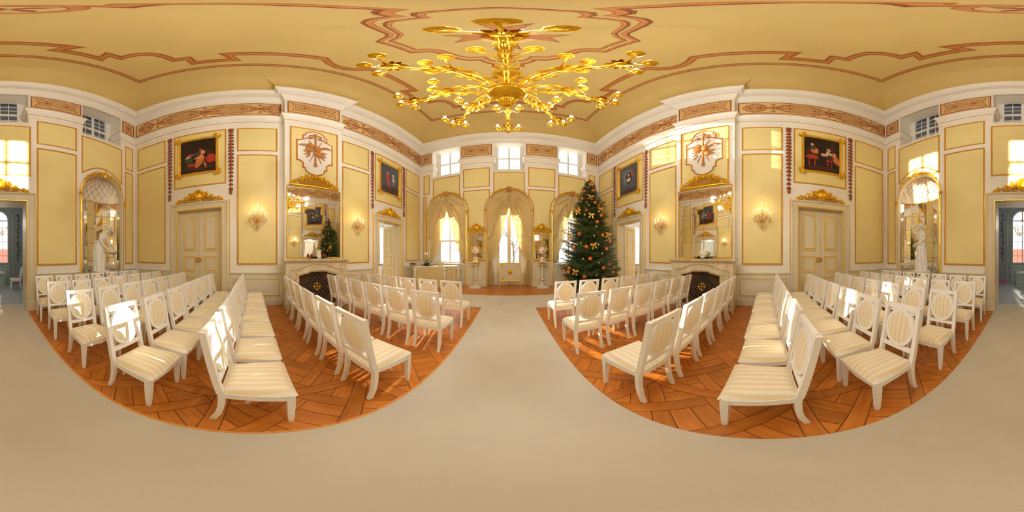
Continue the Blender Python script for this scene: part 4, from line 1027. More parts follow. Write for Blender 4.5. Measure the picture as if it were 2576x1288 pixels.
# ---------------------------------------------------------------- curtains
def interp(tab, z):
    for (z0, x0), (z1, x1) in zip(tab, tab[1:]):
        if z0 >= z >= z1: return x0+(x1-x0)*(z0-z)/(z0-z1)
    return tab[-1][1] if z < tab[-1][0] else tab[0][1]
inn = [(4.83, 0), (4.4, .0), (4.0, .02), (3.46, .14), (2.79, .29), (2.15, .46), (1.65, .66), (1.3, .80), (1.1, .80), (.7, .74), (0, .72)]
def drape(s, zb):
    def f(a, b):
        z = 4.82*(1-b)+zb*b; xo = 1.045 if z < 3.78 else sqrt(max(.0004, 1.05**2-(z-3.78)**2)); xi = min(interp(inn, z), xo-.01)
        tie = math.exp(-((z-1.28)/.22)**2); x = xi+(xo-xi)*(1-a)
        if tie > .01: x = x*(1-.25*tie)+.98*.25*tie
        am = .028*(1-.4*tie); k = 9
        return (s*x, z, -.17+am*sin(2*pi*k*a+z*.8*sin(z*1.3+a*3))+.035*tie*sin(pi*a)+.012*sin(23*a))
    return MB().grid(f, 72, 60)
vlow = [(0, 4.0), (.06, 3.86), (.14, 3.66), (.2, 3.56), (.30, 3.50), (.40, 3.54), (.45, 3.62), (.50, 3.42), (.58, 3.31), (.66, 3.14), (.72, 3.06), (.75, 2.95), (.78, 2.72), (.84, 2.60), (.92, 2.50), (1.0, 2.43), (1.05, 2.42)]
def vl(x):
    for (a, p), (b, q) in zip(vlow, vlow[1:]):
        if a <= x <= b: return p+(q-p)*(x-a)/(b-a)
    return 2.42
def valance():
    r = MB()
    for s in (-1, 1):
        def f(a, b):
            x = 1.045*a; zt = 3.78+sqrt(max(0, 1.06**2-x*x)); zl = vl(x); z = zt+(zl-zt)*b
            an = atan2(4.75-z, x+.12); an2 = atan2(4.3-z, x-.42)
            d = .045*sin(17*an)*min(1, 1.6*b+.35)+.026*sin(12*an2)
            return (s*x, z, -.03+d+.03*sin(pi*b))
        r.mat(0).grid(f, 46, 26)
        P = [f(i/46, 1) for i in range(47)]; r.mat(1).tube([(x, y-.01, z) for x, y, z in P], .016, 6)
        r.mat(1).lathe([(.02, 0), (.03, -.03), (.035, -.12), (0, -.13)], 10, (s*.45, 3.68, .0), axis='y')
        for q in range(3): r.mat(0).tube(smoothpts([(s*.05, 4.72, -.01), (s*(.12+.07*q), 4.35-.12*q, .02), (s*(.2+.06*q), 4.05-.12*q, .03), (s*.36, 3.98-.05*q, .03), (s*.44, 4.2, .0)], 4), [.006]+[.024]*15+[.006], 6)
    return r
VAL = valance().mesh('valance', [M['swag'], M['cloth']])
SW = MB().grid(lambda a, b: ((a-.5)*.94, 4.05-(.12+.46*sin(pi*a))*b-.0*b, -.11+.012*sin(30*b)), 30, 8).mesh('sheer_swag', M['drape'])
for x, t in zip(WX, ('window behind the draped table', 'garden door', 'window behind the Christmas tree')):
    v = thing('swag_valance', 'draped gold silk swag valance in the arch of the '+t, 'valance', fr('front', x, 0, 0), 'swagged window valances')
    for n_, me in (('silk_swags', VAL), ('sheer_swag', SW)): o = bpy.data.objects.new(n_, me); C.objects.link(o); o.parent = v
    for s, sd in ((-1, 'left'), (1, 'right')):
        c = thing('tied_curtain', 'sheer yellow curtain tied back on the %s side of the %s' % (sd, t), 'curtain', fr('front', x, 0, 0), 'tied-back sheer curtains')
        drape(s, .02).build('voile', M['drape'], c)
        m = MB().tube(smoothpts([(s*1.06, 1.52, -.06), (s*.98, 1.36, -.04), (s*.86, 1.24, -.06), (s*.80, 1.20, -.12)], 4), .02, 7); m.build('tieback', M['cloth'], c)
        m = MB().tube([(s*.84, 1.22, -.06), (s*.82, 1.0, -.05), (s*.82, .82, -.05)], [.012, .012, .012], 6).lathe([(.02, 0), (.035, -.05), (.04, -.17), (0, -.18)], 10, (s*.82, .82, -.05), axis='y'); m.build('tassel', M['cloth'], c)
# ---------------------------------------------------------------- chandelier
def chandelier():
    def fit(m):                                      # nominal drawing size to the size it hangs at
        f = lambda z: 1.5+(z-1.5)*.91 if z < 5.6 else 5.231+(z-5.6)*(9.349-5.231)/(9.349-5.6)
        m.v = [(x*.91, y*.91, f(z)) for x, y, z in m.v]; return m
    c = thing('chandelier', 'large gilt eight-armed chandelier with candle bulbs hanging from the centre of the ceiling', 'chandelier', T(0, YC, 0))
    m = MB().lathe([(0, 4.385), (.03, 4.39), (.05, 4.41), (.08, 4.42), (.09, 4.43), (.22, 4.50), (.235, 4.53), (.24, 4.56), (.20, 4.58), (.12, 4.62), (.08, 4.70)], 40)
    for k in range(24): a = 2*pi*k/24; m.tube([(.10*cos(a), .10*sin(a), 4.432), (.19*cos(a), .19*sin(a), 4.482)], [.006, .012], 5)
    m.lathe([(.236, 4.525), (.25, 4.54), (.236, 4.56)], 40); fit(m).build('bowl', M['gold2'], c)
    m = MB()
    for i in range(7):
        q = .075*sin(pi*(i+1.2)/8.5)+.012; n = 10
        for k in range(n): a = 2*pi*(k+.5*(i % 2))/n; m.ball((q*cos(a), q*sin(a), 4.13+.035*i), (.024, .024, .026), 6, 4)
    m.ball((0, 0, 4.24), (.085, .085, .13), 14, 8); m.lathe([(.06, 4.34), (.11, 4.36), (.10, 4.38), (.05, 4.40)], 24); fit(m).build('pine_cone', M['gold2'], c)
    m = MB().lathe([(.08, 4.70), (.06, 4.76), (.10, 4.82), (.065, 4.90), (.05, 5.05), (.07, 5.15), (.10, 5.22), (.16, 5.36), (.19, 5.42), (.195, 5.45), (.15, 5.47), (.09, 5.50), (.06, 5.58), (.05, 5.75), (.085, 5.85), (.06, 5.95), (.045, 6.1), (.06, 6.5), (.09, 6.62), (.05, 6.7), (.035, 7.0), (.06, 7.6), (.09, 7.75), (.05, 7.9), (.035, 8.2), (.05, 8.7), (.09, 8.85), (.05, 8.95), (.04, 9.1)], 28)
    for z, n, q in ((4.95, 8, .12), (5.25, 8, .15), (5.6, 8, .11), (5.85, 8, .13), (6.6, 8, .14), (7.7, 8, .13), (8.85, 8, .13)):
        for k in range(n):
            a = 2*pi*k/n; m.at(Rz(a) @ T(0, 0, z) @ Rx(0) @ Ry(0)); m.tube(smoothpts([(.04, 0, -.1), (q*.8, 0, -.04), (q, 0, .06), (q*1.35, 0, .08), (q*1.3, 0, .02)], 3), .016, 5)
    m.at(None); fit(m).build('stem', M['gold2'], c)
    fit(MB().lathe([(.04, 9.08), (.10, 9.13), (.12, 9.17), (.20, 9.20), (.22, 9.23), (.23, 9.26), (.26, 9.29), (.27, 9.32), (.27, 9.349)], 36)).build('canopy', M['gold2'], c)
    arm = MB()                                       # in the xz plane, growing along +x
    P = lambda L, y=0: [(x, y, z) for x, z in L]
    arm.tube(smoothpts(P([(.20, 4.66), (.26, 4.78), (.38, 4.92), (.55, 4.99), (.72, 4.93), (.86, 4.80), (1.0, 4.72), (1.14, 4.72), (1.25, 4.78), (1.30, 4.80)]), 4), [.036]*8+[.030]*10+[.034]*8+[.026]*11, 8)
    arm.tube(smoothpts(P([(.24, 4.64), (.36, 4.62), (.50, 4.66), (.64, 4.74), (.80, 4.80), (.92, 4.80)]), 4), .022, 7)
    arm.tube(smoothpts(P([(.66, 4.76), (.60, 4.66), (.48, 4.68), (.44, 4.78), (.50, 4.86), (.58, 4.83), (.56, 4.77)]), 4), .020, 7)
    arm.tube(smoothpts(P([(.30, 4.84), (.34, 4.76), (.42, 4.74), (.46, 4.80)]), 4), .014, 6); arm.ball((.54, 0, 4.79), (.045, .05, .045), 10, 6)
    def leafx(x, z, a, L, wd, y=0, tilt=0):
        arm.at(T(x, y, z) @ Ry(-a) @ Rx(pi/2+tilt)); leafm(arm, 0, 0, 0, L, wd, 0, .02); leafm(arm.at(T(x, y, z) @ Ry(-a) @ Rx(-pi/2+tilt)), 0, 0, 0, L, wd, 0, .02); leafm(arm.at(T(x, y, z) @ Ry(-a)), 0, 0, 0, L, wd*.8, 0, .02); arm.at(None)
    for x, z, a, L in ((.24, 4.76, 2.0, .12), (.32, 4.88, 1.6, .13), (.44, 4.97, 1.2, .13), (.58, 5.0, .9, .14), (.70, 4.95, .9, .15), (.80, 4.87, .6, .15), (.90, 4.78, .5, .14), (.72, 4.78, -.9, .13), (.86, 4.76, -.5, .13), (1.0, 4.70, -.4, .14), (1.10, 4.70, .5, .13), (1.22, 4.75, -.6, .15), (.34, 4.62, -1.2, .09), (.5, 4.65, -1.0, .10), (.62, 4.62, -.8, .11)):
        leafx(x, z, a, L, .035)
    for s in (-1, 1):
        for x in (.66, .76, .88, 1.12, 1.22): leafx(x, interp([(1.3, 0), (0, 0)], 0) + (4.9 if x < .8 else 4.76), .3, .12, .03, s*.03, s*.9)
    arm.ball((1.26, 0, 4.79), (.07, .06, .05), 12, 7)
    for k in range(9): a = 2*pi*k/9; arm.at(T(1.27, 0, 4.80)); leafm(arm, 0, 0, a, .13, .035, 0, .05)
    arm.at(None); arm.lathe([(.0, 4.60), (.018, 4.62), (.03, 4.66), (.012, 4.70), (.02, 4.76)], 10, (1.27, 0, 0))
    cups = []
    for cx, cy, cz, bx, bz in ((1.52, 0, 4.84, 1.28, 4.78), (1.40, .22, 4.84, 1.26, 4.78), (1.40, -.22, 4.84, 1.26, 4.78), (.98, .0, 5.10, .72, 4.96), (.86, .20, 5.10, .70, 4.96), (.86, -.20, 5.10, .70, 4.96)):
        mx, my = (cx+bx)/2, cy/2
        arm.tube(smoothpts([(bx, 0, bz), (mx, my*.9, bz-.05), (cx-.03*(cx-bx), cy*.9, bz-.02), (cx, cy, cz-.03)], 5), .013, 6)
        cups.append((cx, cy, cz))
    cups = [(x*.91, y*.91, 1.5+(z-1.5)*.91) for x, y, z in cups]; am = fit(arm).mesh('arm', M['gold2'])
    cu = MB().lathe([(0, -.035), (.02, -.03), (.03, -.01), (.062, .0), (.068, .010), (.058, .010), (.03, .01), (.032, .045), (.022, .045), (0, .04)], 20, flute=.05, nf=10).mesh('candle_cup', M['gold2'])
    bu = MB().lathe([(.014, .04), (.015, .07), (.026, .09), (.030, .115), (.020, .15), (.006, .175), (0, .18)], 14).mesh('bulb', M['bulb'])
    for k in range(8):
        a = bpy.data.objects.new('arm', am); C.objects.link(a); a.parent = c; a.matrix_local = Rz(k*pi/4)
        for p in cups:
            for n_, me in (('candle_cup', cu), ('bulb', bu)): o = bpy.data.objects.new(n_, me); C.objects.link(o); o.parent = a; o.matrix_local = T(*p)
chandelier()
# ---------------------------------------------------------------- wall sconces
def sconce():
    r = thing('wall_sconce', '', 'wall light', T(), 'crystal candle sconces')
    m = MB().lathe([(.05, 0), (.06, .02), (.03, .04), (.02, .16)], 14, (0, 2.55, 0)); 
    pos = [(-.23, .12, 2.60), (.23, .12, 2.60), (-.17, .22, 2.65), (.17, .22, 2.65), (-.09, .10, 2.71), (.10, .10, 2.71), (0, .28, 2.66), (.0, .14, 2.76), (.01, .16, 2.88)]
    for x, n, z in pos: m.tube(smoothpts([(0, 2.52, .14), (x*.5, 2.46, n*.8), (x*.95, z-.10, n), (x, z, n)], 4), .007, 5); m.lathe([(.0, 0), (.028, -.008), (.03, -.02), (.01, -.008), (.012, -.03)][::-1], 10, (x, z+.01, n), axis='y')
    m.tube([(0, 2.36, .15), (0, 2.9, .15)], .009, 6); m.ball((0, 2.33, .15), .034, 12, 8); m.build('bracket', M['brass'], r)
    cn = MB(); fl = MB()
    me1 = MB().tube([(0, 0, 0), (0, .125, 0)], .011, 8).mesh('candle', M['wax']); me2 = MB().ball((0, .153, 0), (.009, .026, .009), 8, 6).mesh('flame', M['flame'])
    for x, n, z in pos:
        for n_, me in (('candle', me1), ('flame', me2)): o = bpy.data.objects.new(n_, me); C.objects.link(o); o.parent = r; o.matrix_local = T(x, z+.01, n)
    random.seed(3); k = MB()
    for x, n, z in pos:
        for q in range(7):
            a = 2*pi*q/7; L = random.uniform(.04, .09); X, Z_ = x+.03*cos(a), n+.03*sin(a)
            k.lathe([(0, 0), (.006, -.012), (.006, -L+.01), (0, -L)][::-1], 5, (X, z-.01, Z_), axis='y')
    for q in range(26):
        a = 2*pi*q/26; rr = .06+.1*random.random(); k.lathe([(0, 0), (.008, -.02), (.005, -.06), (0, -.075)][::-1], 5, (rr*cos(a), 2.52-.16*(1-rr/.16)-.02, .15+rr*.7*sin(a)), axis='y')
    for s in (-1, 1):
        for a, b in (((0, 2.86, .15), (s*.17, 2.62, .2)), ((0, 2.86, .15), (s*.23, 2.60, .12)), ((s*.17, 2.62, .2), (0, 2.5, .24))):
            for q in range(11):
                t = q/10; k.ball((a[0]+(b[0]-a[0])*t, a[1]+(b[1]-a[1])*t-.07*sin(pi*t), a[2]+(b[2]-a[2])*t), .007, 5, 4)
    k.build('crystal_drops', M['crystal'], r)['kind'] = 'stuff'; return r
sc = sconce(); i = 0
for wl in ('left', 'right'):
    for s in (-1, 1):
        o = sc if i == 0 else copytree(sc); i += 1; o.matrix_world = fr(wl, s*1.68, 0, 0)
        win = (s == 1) == (wl == 'left')
        relabel(o, 'lit crystal candle sconce on the %s wall, %s the fireplace' % (wl, 'window side of' if win else 'back side of'))
        p = fr(wl, s*1.68, 2.95, .34).translation; lamp('sconce_light', p, 3.5, (1, .66, .28), .10)
# ---------------------------------------------------------------- chairs
def chair():
    r = thing('dining_chair', '', 'chair', T(), 'white oval-back chairs')
    lean = lambda z: .0 if z < .42 else -.16*(z-.42)-.05*(z-.42)**2
    for s in (-1, 1):                                # sabre rear legs running up to the seat
        m = MB(); L = [(0, 0.0-.03), (.12, .005), (.25, .022), (.36, .025), (.44, .02)]; hw = .02; vs = []
        for z, y in L:
            t = .017+.006*min(1, z/.3); x = s*.196; vs += [(x-t, y-.0, z), (x+t, y-.0, z), (x+t, y+.042, z), (x-t, y+.042, z)]
        fs = [(4*j+i, 4*j+(i+1) % 4, 4*j+4+(i+1) % 4, 4*j+4+i) for j in range(4) for i in range(4)]+[(3, 2, 1, 0)]
        m.add(vs, fs); m.build('leg', M['chair'], r, smooth=True, ang=40)
        m = MB(); X = s*.225; vs = []
        for z, t in ((0, .014), (.03, .0155), (.031, .017), (.30, .024), (.301, .025), (.42, .025)): vs += [(X-t*(1 if s < 0 else 1), .445-t, z), (X+t, .445-t, z), (X+t, .445+t, z), (X-t, .445+t, z)]
        m.add(vs, [(4*j+i, 4*j+(i+1) % 4, 4*j+4+(i+1) % 4, 4*j+4+i) for j in range(5) for i in range(4)]+[(3, 2, 1, 0)])
        m.build('leg', M['chair'], r, ang=30)
    m = MB(); z0, z1 = .365, .425                     # seat rails, sides slightly bowed
    o_ = [(-.205, .03), (.205, .03), (.25, .47), (0, .482), (-.25, .47)]; m.prism(o_, z0, z1, [[(x*.88, .25+(y-.25)*.88) for x, y in o_]])
    m.build('seat_frame', M['chair'], r, smooth=False)
    m = MB()                                         # cushion
    def cu(a, b):
        y = .035+.445*b; hw = .200+.048*b; x = (2*a-1)*hw; e = min(1, 5.5*min(a, 1-a, b*.9+.0, (1-b)*.9)); h_ = .425+.052*sqrt(max(0, 1-(1-e)**2))+.018*sin(pi*a)*sin(pi*b)
        return (x, y+(.006 if b > .99 else 0), h_)
    m.grid(cu, 18, 18); m.build('seat_cushion', M['fabric'], r, ang=60)
    bl = T(0, 0, 0)
    def bk(pts, y0, y1, mb, holes=()):               # prism in the raked plane of the back
        t = MB().prism(pts, y0, y1, holes); t.v = [(x, lean(z)+.018-w_, z) for x, z, w_ in t.v]; mb.add(t.v, t.f)
    m = MB()
    for s in (-1, 1): bk([(s*.218, .42), (s*.176, .42), (s*.181, 1.0), (s*.222, 1.0)][::(1 if s < 0 else -1)], -.042, .004, m)
    bk([(-.185, .955), (.185, .955), (.185, 1.0), (-.185, 1.0)], -.036, .0, m); bk([(-.183, .525), (.183, .525), (.183, .56), (-.183, .56)], -.034, -.002, m)
    el = lambda rx, rz: [(rx*cos(2*pi*i/32), .762+rz*sin(2*pi*i/32)) for i in range(32)]
    bk(el(.178, .203), -.034, -.002, m, [el(.143, .168)]); m.build('backrest_frame', M['chair'], r, smooth=True, ang=35)
    m = MB(); K = 10; vs = []; fs = []
    for sg, w0 in ((1, -.032), (-1, -.006)):
        b0 = len(vs)
        for j in range(5):
            q = 1-j/4.001; d = .014*(1-q*q)*sg
            for i in range(32): x, z = .145*q*cos(2*pi*i/32), .170*q*sin(2*pi*i/32); vs.append((x, lean(.762+z)+.018-w0+d, .762+z))
        for j in range(4):
            for i in range(32): a = b0+j*32+i; b = b0+j*32+(i+1) % 32; fs.append((a, b, b+32, a+32) if sg < 0 else (b, a, a+32, b+32))
    m.add(vs, fs); m.build('back_pad', M['fabric'], r, ang=60)
    m = MB().tube([(.232+.0, .20+.014*cos(2*pi*i/10), .352+.014*sin(2*pi*i/10)) for i in range(11)], .003, 5); m.build('coupling_ring', M['plastic'], r)
    return r
ch = chair(); first = True
ROWS = [3.09, 2.03, .83, -.235, -1.13, -2.03, -2.93, -3.86]
for sd in ('left', 'right'):
    for ri, y in enumerate(ROWS):
        n = 6 if ri < 3 else 7
        for k in range(n):
            o = ch if first else copytree(ch); first = False
            random.seed(ri*50+k*3+(9 if sd == 'left' else 0)); dx, dy, da = random.uniform(-.008, .008), random.uniform(-.012, .012), random.uniform(-.015, .015)
            x = (1.115+(.535 if ri < 3 else .54)*k)*(-1 if sd == 'left' else 1)
            o.matrix_world = T(x+dx, y+dy, 0) @ Rz(da)
            pos = 'at the aisle' if k == 0 else ('at the outer end' if k == n-1 else ORD[k]+' from the aisle')
            relabel(o, 'white oval-back chair, %s block, %s, %s' % (sd, ('front row', 'second row', 'third row', 'fourth row', 'fifth row', 'sixth row', 'seventh row', 'back row')[ri], pos), '%s block chairs' % sd)
# ---------------------------------------------------------------- carpets
mb = MB(); mb.cbox(-.70, .70, -B-.55, -B+.01, .0, .010, .004); mb.cbox(-.75, .75, -B+.005, 4.5, .0, .010, .004); 
o = mb.build('aisle_carpet', M['carpet']); tag(o, 'long plain beige carpet running down the aisle between the chairs', 'carpet')
MB().cbox(-.772, -.752, -B, 4.5, 0, .006, .002).build('edge_strip', M['orangecover'], o, label='thin orange edge strip')
mb = MB().grid(lambda a, b: (-W+.0+2*W*a, 4.5+1.5*b, .012+.004*sin(a*23)*(b < .1)), 60, 4); mb.box(-W, W, 4.5, 6.0, 0, .011)
tag(mb.build('cross_carpet', M['carpet']), 'plain beige carpet laid across the room between the two side doorways', 'carpet')
# ---------------------------------------------------------------- draped table in the corner
A_, B_ = Vector((-4.02, 6.10)), Vector((-2.40, 7.42)); ux = (B_-A_).normalized(); uy = Vector((-ux.y, ux.x)); L_ = (B_-A_).length; D_ = .62
TM = Matrix(((ux.x, uy.x, 0, A_.x), (ux.y, uy.y, 0, A_.y), (0, 0, 1, 0), (0, 0, 0, 1)))
r = thing('draped_table', 'table under a gold floor-length cloth in the corner by the window', 'table', TM)
def skirt(zt, zb):
    per = [(0, 0)]; N = 150; vs = []; tot = 2*(L_+D_)
    pts = []
    for i in range(N):
        s = tot*i/N
        if s < L_: p = (s, 0); n_ = (0, -1)
        elif s < L_+D_: p = (L_, s-L_); n_ = (1, 0)
        elif s < 2*L_+D_: p = (2*L_+D_-s, D_); n_ = (0, 1)
        else: p = (0, tot-s); n_ = (-1, 0)
        pts.append((p, n_, s))
    m = MB(); H_ = 10
    for j in range(H_+1):
        t = j/H_
        for p, n_, s in pts: d = t*(.030*sin(s*34)+.022*sin(s*19+2)+.04*t); vs.append((p[0]+n_[0]*d, p[1]+n_[1]*d, zt+(zb-zt)*t))
    m.add(vs, [(j*N+i, (j+1)*N+i, (j+1)*N+(i+1) % N, j*N+(i+1) % N) for j in range(H_) for i in range(N)]); return m
skirt(1.02, .01).build('cloth_skirt', M['cloth'], r)
MB().cbox(-.01, L_+.01, -.01, D_+.01, .99, 1.032, .01).build('cloth_top', M['clothtop'], r)
for lx, ly in ((.08, .08), (L_-.08, .08), (.08, D_-.08), (L_-.08, D_-.08)): MB().box(lx-.025, lx+.025, ly-.025, ly+.025, 0, .99).build('leg', M['woodplain'], r)
for q, xx in enumerate((.04, 1.38, L_-.02)):
    m = MB()
    for s in (-1, 1): m.ball((s*.06, -.05, .90), (.055, .03, .04), 10, 6, Ry(s*.5)); m.ball((s*.03, -.06, .93), (.03, .03, .03), 8, 5)
    m.ball((0, -.06, .90), (.025, .03, .03), 8, 6)
    m.tube([(.0, -.06, .88), (.01, -.07, .6), (-.005, -.085, .35)], [.03, .034, .03], 6); m.tube([(-.03, -.06, .88), (-.05, -.07, .7), (-.045, -.07, .55)], [.015, .02, .012], 6)
    b = m.build('bow_ribbon', M['sheer'] if 0 else M['clothtop'], None, TM @ T(xx, -.035, 0))
    tag(b, 'cream bow with hanging tail pinned to the gold tablecloth, %s' % ('left end', 'right of its middle', 'right end')[q], 'bow', 'bows on the tablecloth')
def ontable(x, y, z=1.032): return TM @ T(x, y, z)
r = thing('orchid_arrangement', 'white orchid rising from a low arrangement of fir and flowers on the table', 'flowers', ontable(.62, .25))
random.seed(5)
def sprigs(mb, n, R, h, up=.5, nl=14, L=.16):
    for i in range(n):
        a = 2*pi*i/n+random.random(); e = random.uniform(.05, up); d = Vector((cos(a)*cos(e), sin(a)*cos(e), sin(e))); ln = random.uniform(.6, 1)*R; P = [Vector((0, 0, h))+d*ln*t-Vector((0, 0, .10*t*t)) for t in (0, .33, .66, 1)]
        mb.tube(P, [.006, .005, .004, .002], 4)
        for q in range(nl):
            t = .15+.85*q/nl; p = Vector((0, 0, h))+d*ln*t-Vector((0, 0, .10*t*t)); sd = d.cross(Vector((0, 0, 1))).normalized()
            for s in (-1, 1): e_ = p+(sd*s*.7+d*.6+Vector((0, 0, random.uniform(-.1, .3)))).normalized()*.055; w_ = d*.006; mb.add([p-w_, p+w_, e_+w_*.4, e_-w_*.4], [(0, 1, 2, 3)])
m = MB(); sprigs(m, 22, .30, .06, .7); m.v = [(x, y, max(z, .004)) for x, y, z in m.v]; m.build('fir_sprigs', M['green'], r)
MB().lathe([(.10, 0), (.13, .04), (.12, .07), (0, .06)], 16).build('bowl', M['black'], r)
m = MB(); 
for i in range(9): a = i*2.4; m.ball((.10*cos(a), .10*sin(a), .10+.02*(i % 3)), .028, 8, 5)
pieces(m, 'dark_blossom', M['red'], r)
MB().tube(smoothpts([(0, 0, .05), (.01, 0, .3), (-.02, 0, .5), (-.06, -.02, .58)], 4), .006, 5).build('orchid_stem', M['leaf'], r)
m = MB()
for i in range(4):
    for k in range(5): a = 2*pi*k/5; m.ball((-.10+.045*i+.028*cos(a), -.03, .60-.012*(i-1.5)**2+.028*sin(a)), (.026, .006, .020), 8, 5)
m.build('orchid_blossoms', M['statue'], r)
m = MB(); m.ball((.05, 0, .26), (.045, .008, .10), 10, 6, Ry(.35)); m.ball((-.04, .01, .16), (.03, .008, .08), 10, 6, Ry(-.5)); pieces(m, 'orchid_leaf', M['leaf'], r)
r = thing('candlestick', 'slender candlestick with a white taper standing left of the orchid', 'candlestick', ontable(.10, .15))
MB().lathe([(.05, 0), (.05, .012), (.015, .03), (.012, .08), (.03, .11), (.012, .14), (.028, .17), (.012, .2), (.025, .235), (.02, .27), (.0, .27)], 16).build('holder', M['rose'], r)
MB().tube([(0, 0, .27), (0, 0, .56)], [.012, .007], 8).build('taper', M['wax'], r)
r = thing('small_sign', 'small black sign with gold lettering leaning at the left end of the table', 'sign', TM @ T(-.02, .50, 1.032) @ Rx(-.12))
MB().box(-.13, .13, 0, .012, 0, .14).build('board', M['black'], r); MB().ribbon(rect(-.145, .145, -.01, .15), [(0, -.012), (0, .004), (.014, .004), (.016, 0)], True).build('frame', M['plastic'], r, Rx(pi/2)); 
cu_ = bpy.data.curves.new('lettering', 'FONT'); cu_.body = 'MW'; cu_.size = .10; cu_.align_x = 'CENTER'; cu_.extrude = .002
to = bpy.data.objects.new('lettering', cu_); dg = None; C.objects.link(to); bpy.context.view_layer.update()
me = bpy.data.meshes.new_from_object(to.evaluated_get(bpy.context.evaluated_depsgraph_get())); bpy.data.objects.remove(to); me.materials.clear(); me.materials.append(M['goldled'])
o = bpy.data.objects.new('lettering', me); C.objects.link(o); o.parent = r; o.matrix_local = T(0, -.003, .035) @ Rx(pi/2)
r = thing('kraft_box', 'open straw-coloured box with a twig handle near the window end of the table', 'box', ontable(1.30, .30))
MB().box(-.13, .13, -.08, .08, 0, .17).build('box_body', M['cloth'], r); MB().tube(smoothpts([(-.13, 0, .16), (-.08, 0, .22), (0, 0, .20), (.08, 0, .225), (.13, 0, .16), (.155, 0, .05)], 3), .006, 5).build('twig_handle', M['trunk'], r)
# mantel decorations
for wl in ('left', 'right'):
    r = thing('mantel_flowers', ('fir sprigs with dark blossoms round a candle block' if wl == 'left' else 'cream rose bouquet with fir sprigs')+' on the %s mantelpiece' % wl, 'flowers', fr(wl, .04 if wl == 'left' else .05, 1.422, BR+.17) @ Rx(-pi/2), 'flower arrangements on the mantelpieces')
    m = MB(); random.seed(8 if wl == 'left' else 9)
    for s in (-1, 1):
        m.at(Matrix.Diagonal((1.6, .55, 1, 1)) @ T(s*.04, 0, 0)); sprigs(m, 12, .20, .03, .5)
    m.v = [(x, y, max(z, .004)) for x, y, z in m.v]; m.at(None).build('fir_sprigs', M['green'], r)
    m = MB()
    if wl == 'left':
        MB().cbox(-.06, .06, -.05, .05, 0, .24, .01).build('candle_block', M['wax'], r)
        for i in range(12): m.ball((random.choice((-1, 1))*random.uniform(.08, .24), random.uniform(-.07, .05), random.uniform(.05, .13)), .026, 8, 5)
        pieces(m, 'dark_blossom', M['red'], r)
    else:
        for i in range(16): a = i*2.4; q = .10*sqrt(i/16); m.ball((q*cos(a), q*sin(a)*.7, .16-.5*q+.03*(i % 2)), .045, 9, 6)
        pieces(m, 'cream_blossom', M['wax'], r); MB().lathe([(.06, 0), (.09, .06), (.08, .1), (0, .1)], 14).build('bowl', M['porc'], r)
        m = MB()
        for i in range(8): m.ball((random.uniform(-.3, .3), random.uniform(-.05, .08), random.uniform(.02, .08)), .018, 6, 4)
        pieces(m, 'berry', M['red'], r)
# ---------------------------------------------------------------- Christmas tree
TX, TY = 3.26, 6.08
r = thing('christmas_tree', 'tall decorated fir tree standing in the right window corner', 'tree', T(TX, TY, 0))
TH = 4.95
def trad(z):
    t = (z-.3)/(TH-.3); return max(.03, interp([(0, 1.02), (-.12, 1.20), (-.30, 1.18), (-.45, 1.05), (-.60, .82), (-.75, .52), (-.90, .28), (-1.0, .04)][::1], -t) if t > 0 else 1.0)
MB().tube([(0, 0, .1), (0, 0, 2), (.01, 0, 4), (0, 0, TH)], [.07, .055, .03, .008], 8).build('trunk', M['trunk'], r)
MB().lathe([(.34, 0), (.34, .05), (.30, .08), (.28, .30), (.10, .34), (0, .34)], 20).build('stand_cover', M['orangecover'], r)
random.seed(11); fm = MB(); wm = MB(); ax = Vector((0, 0, 1))
V = []; Fc = []
def needle(p, d, L, w_):
    s = d.orthogonal().normalized()*w_; k = len(V); V.extend([tuple(p-s), tuple(p+s), tuple(p+d*L)]); Fc.append((k, k+1, k+2))
def twig(p, d, L, dens=44):
    """needled shoot from p along d"""
    sd = d.cross(ax); sd = sd.normalized() if sd.length > .01 else Vector((1, 0, 0)); up = sd.cross(d).normalized()
    n = max(5, int(L*dens*2.4))
    for i in range(n):
        t = i/n; q = p+d*(L*t)-ax*(.05*L*t*t*2); an = random.uniform(0, 2*pi)
        nd = (d*.75+sd*cos(an)*.9+up*sin(an)*.75).normalized(); needle(q, nd, random.uniform(.030, .055), .0042)
z = .34; tot = 0
while z < TH-.05:
    t = (z-.3)/(TH-.3); R_ = trad(z); n = int(7+8*(1-t)); a0 = random.random()*6
    for k in range(n):
        a = a0+2*pi*k/n+random.uniform(-.15, .15); L = R_*random.uniform(.68, 1.14); rise = .12+.35*t; d = Vector((cos(a)*cos(rise), sin(a)*cos(rise), sin(rise)-.10)).normalized()
        zz = z+random.uniform(-.05, .05); o0 = Vector((0, 0, zz))
        pt = lambda s: o0+d*(L*s)+ax*(-.14*L*sin(pi*s*.75)+.10*L*s*s)
        wm.tube([pt(0), pt(.35), pt(.7), pt(1)], [.013*(1-.5*t), .010*(1-.5*t), .007, .003], 4, False)
        sd = d.cross(ax).normalized(); nb = int(6+L*13)
        for q in range(nb):
            s = .22+.78*q/nb
            if L < .3: s = .1+.9*q/nb
            for e in (-1, 1):
                ln = (.36*(1-s)+.13)*min(1, L*1.4+.2)*random.uniform(.7, 1.3); dd = (d*.75+sd*e*random.uniform(.5, .9)+ax*random.uniform(-.30, .34)).normalized(); twig(pt(s), dd, ln, 34)
                if ln > .16: d3 = (dd*.7+d*.4+ax*random.uniform(-.5, .5)).normalized(); twig(pt(s)+dd*ln*.35, d3, ln*.6, 34)
        twig(pt(.85), d, L*.17+.05, 44)
    z += (.125 if t < .6 else .10)*(1 if t < .9 else .75)
for k in range(10): a = k*2.1; twig(Vector((0, 0, TH-.30+.03*k)), Vector((cos(a)*.5, sin(a)*.5, .85)).normalized(), .14, 44)
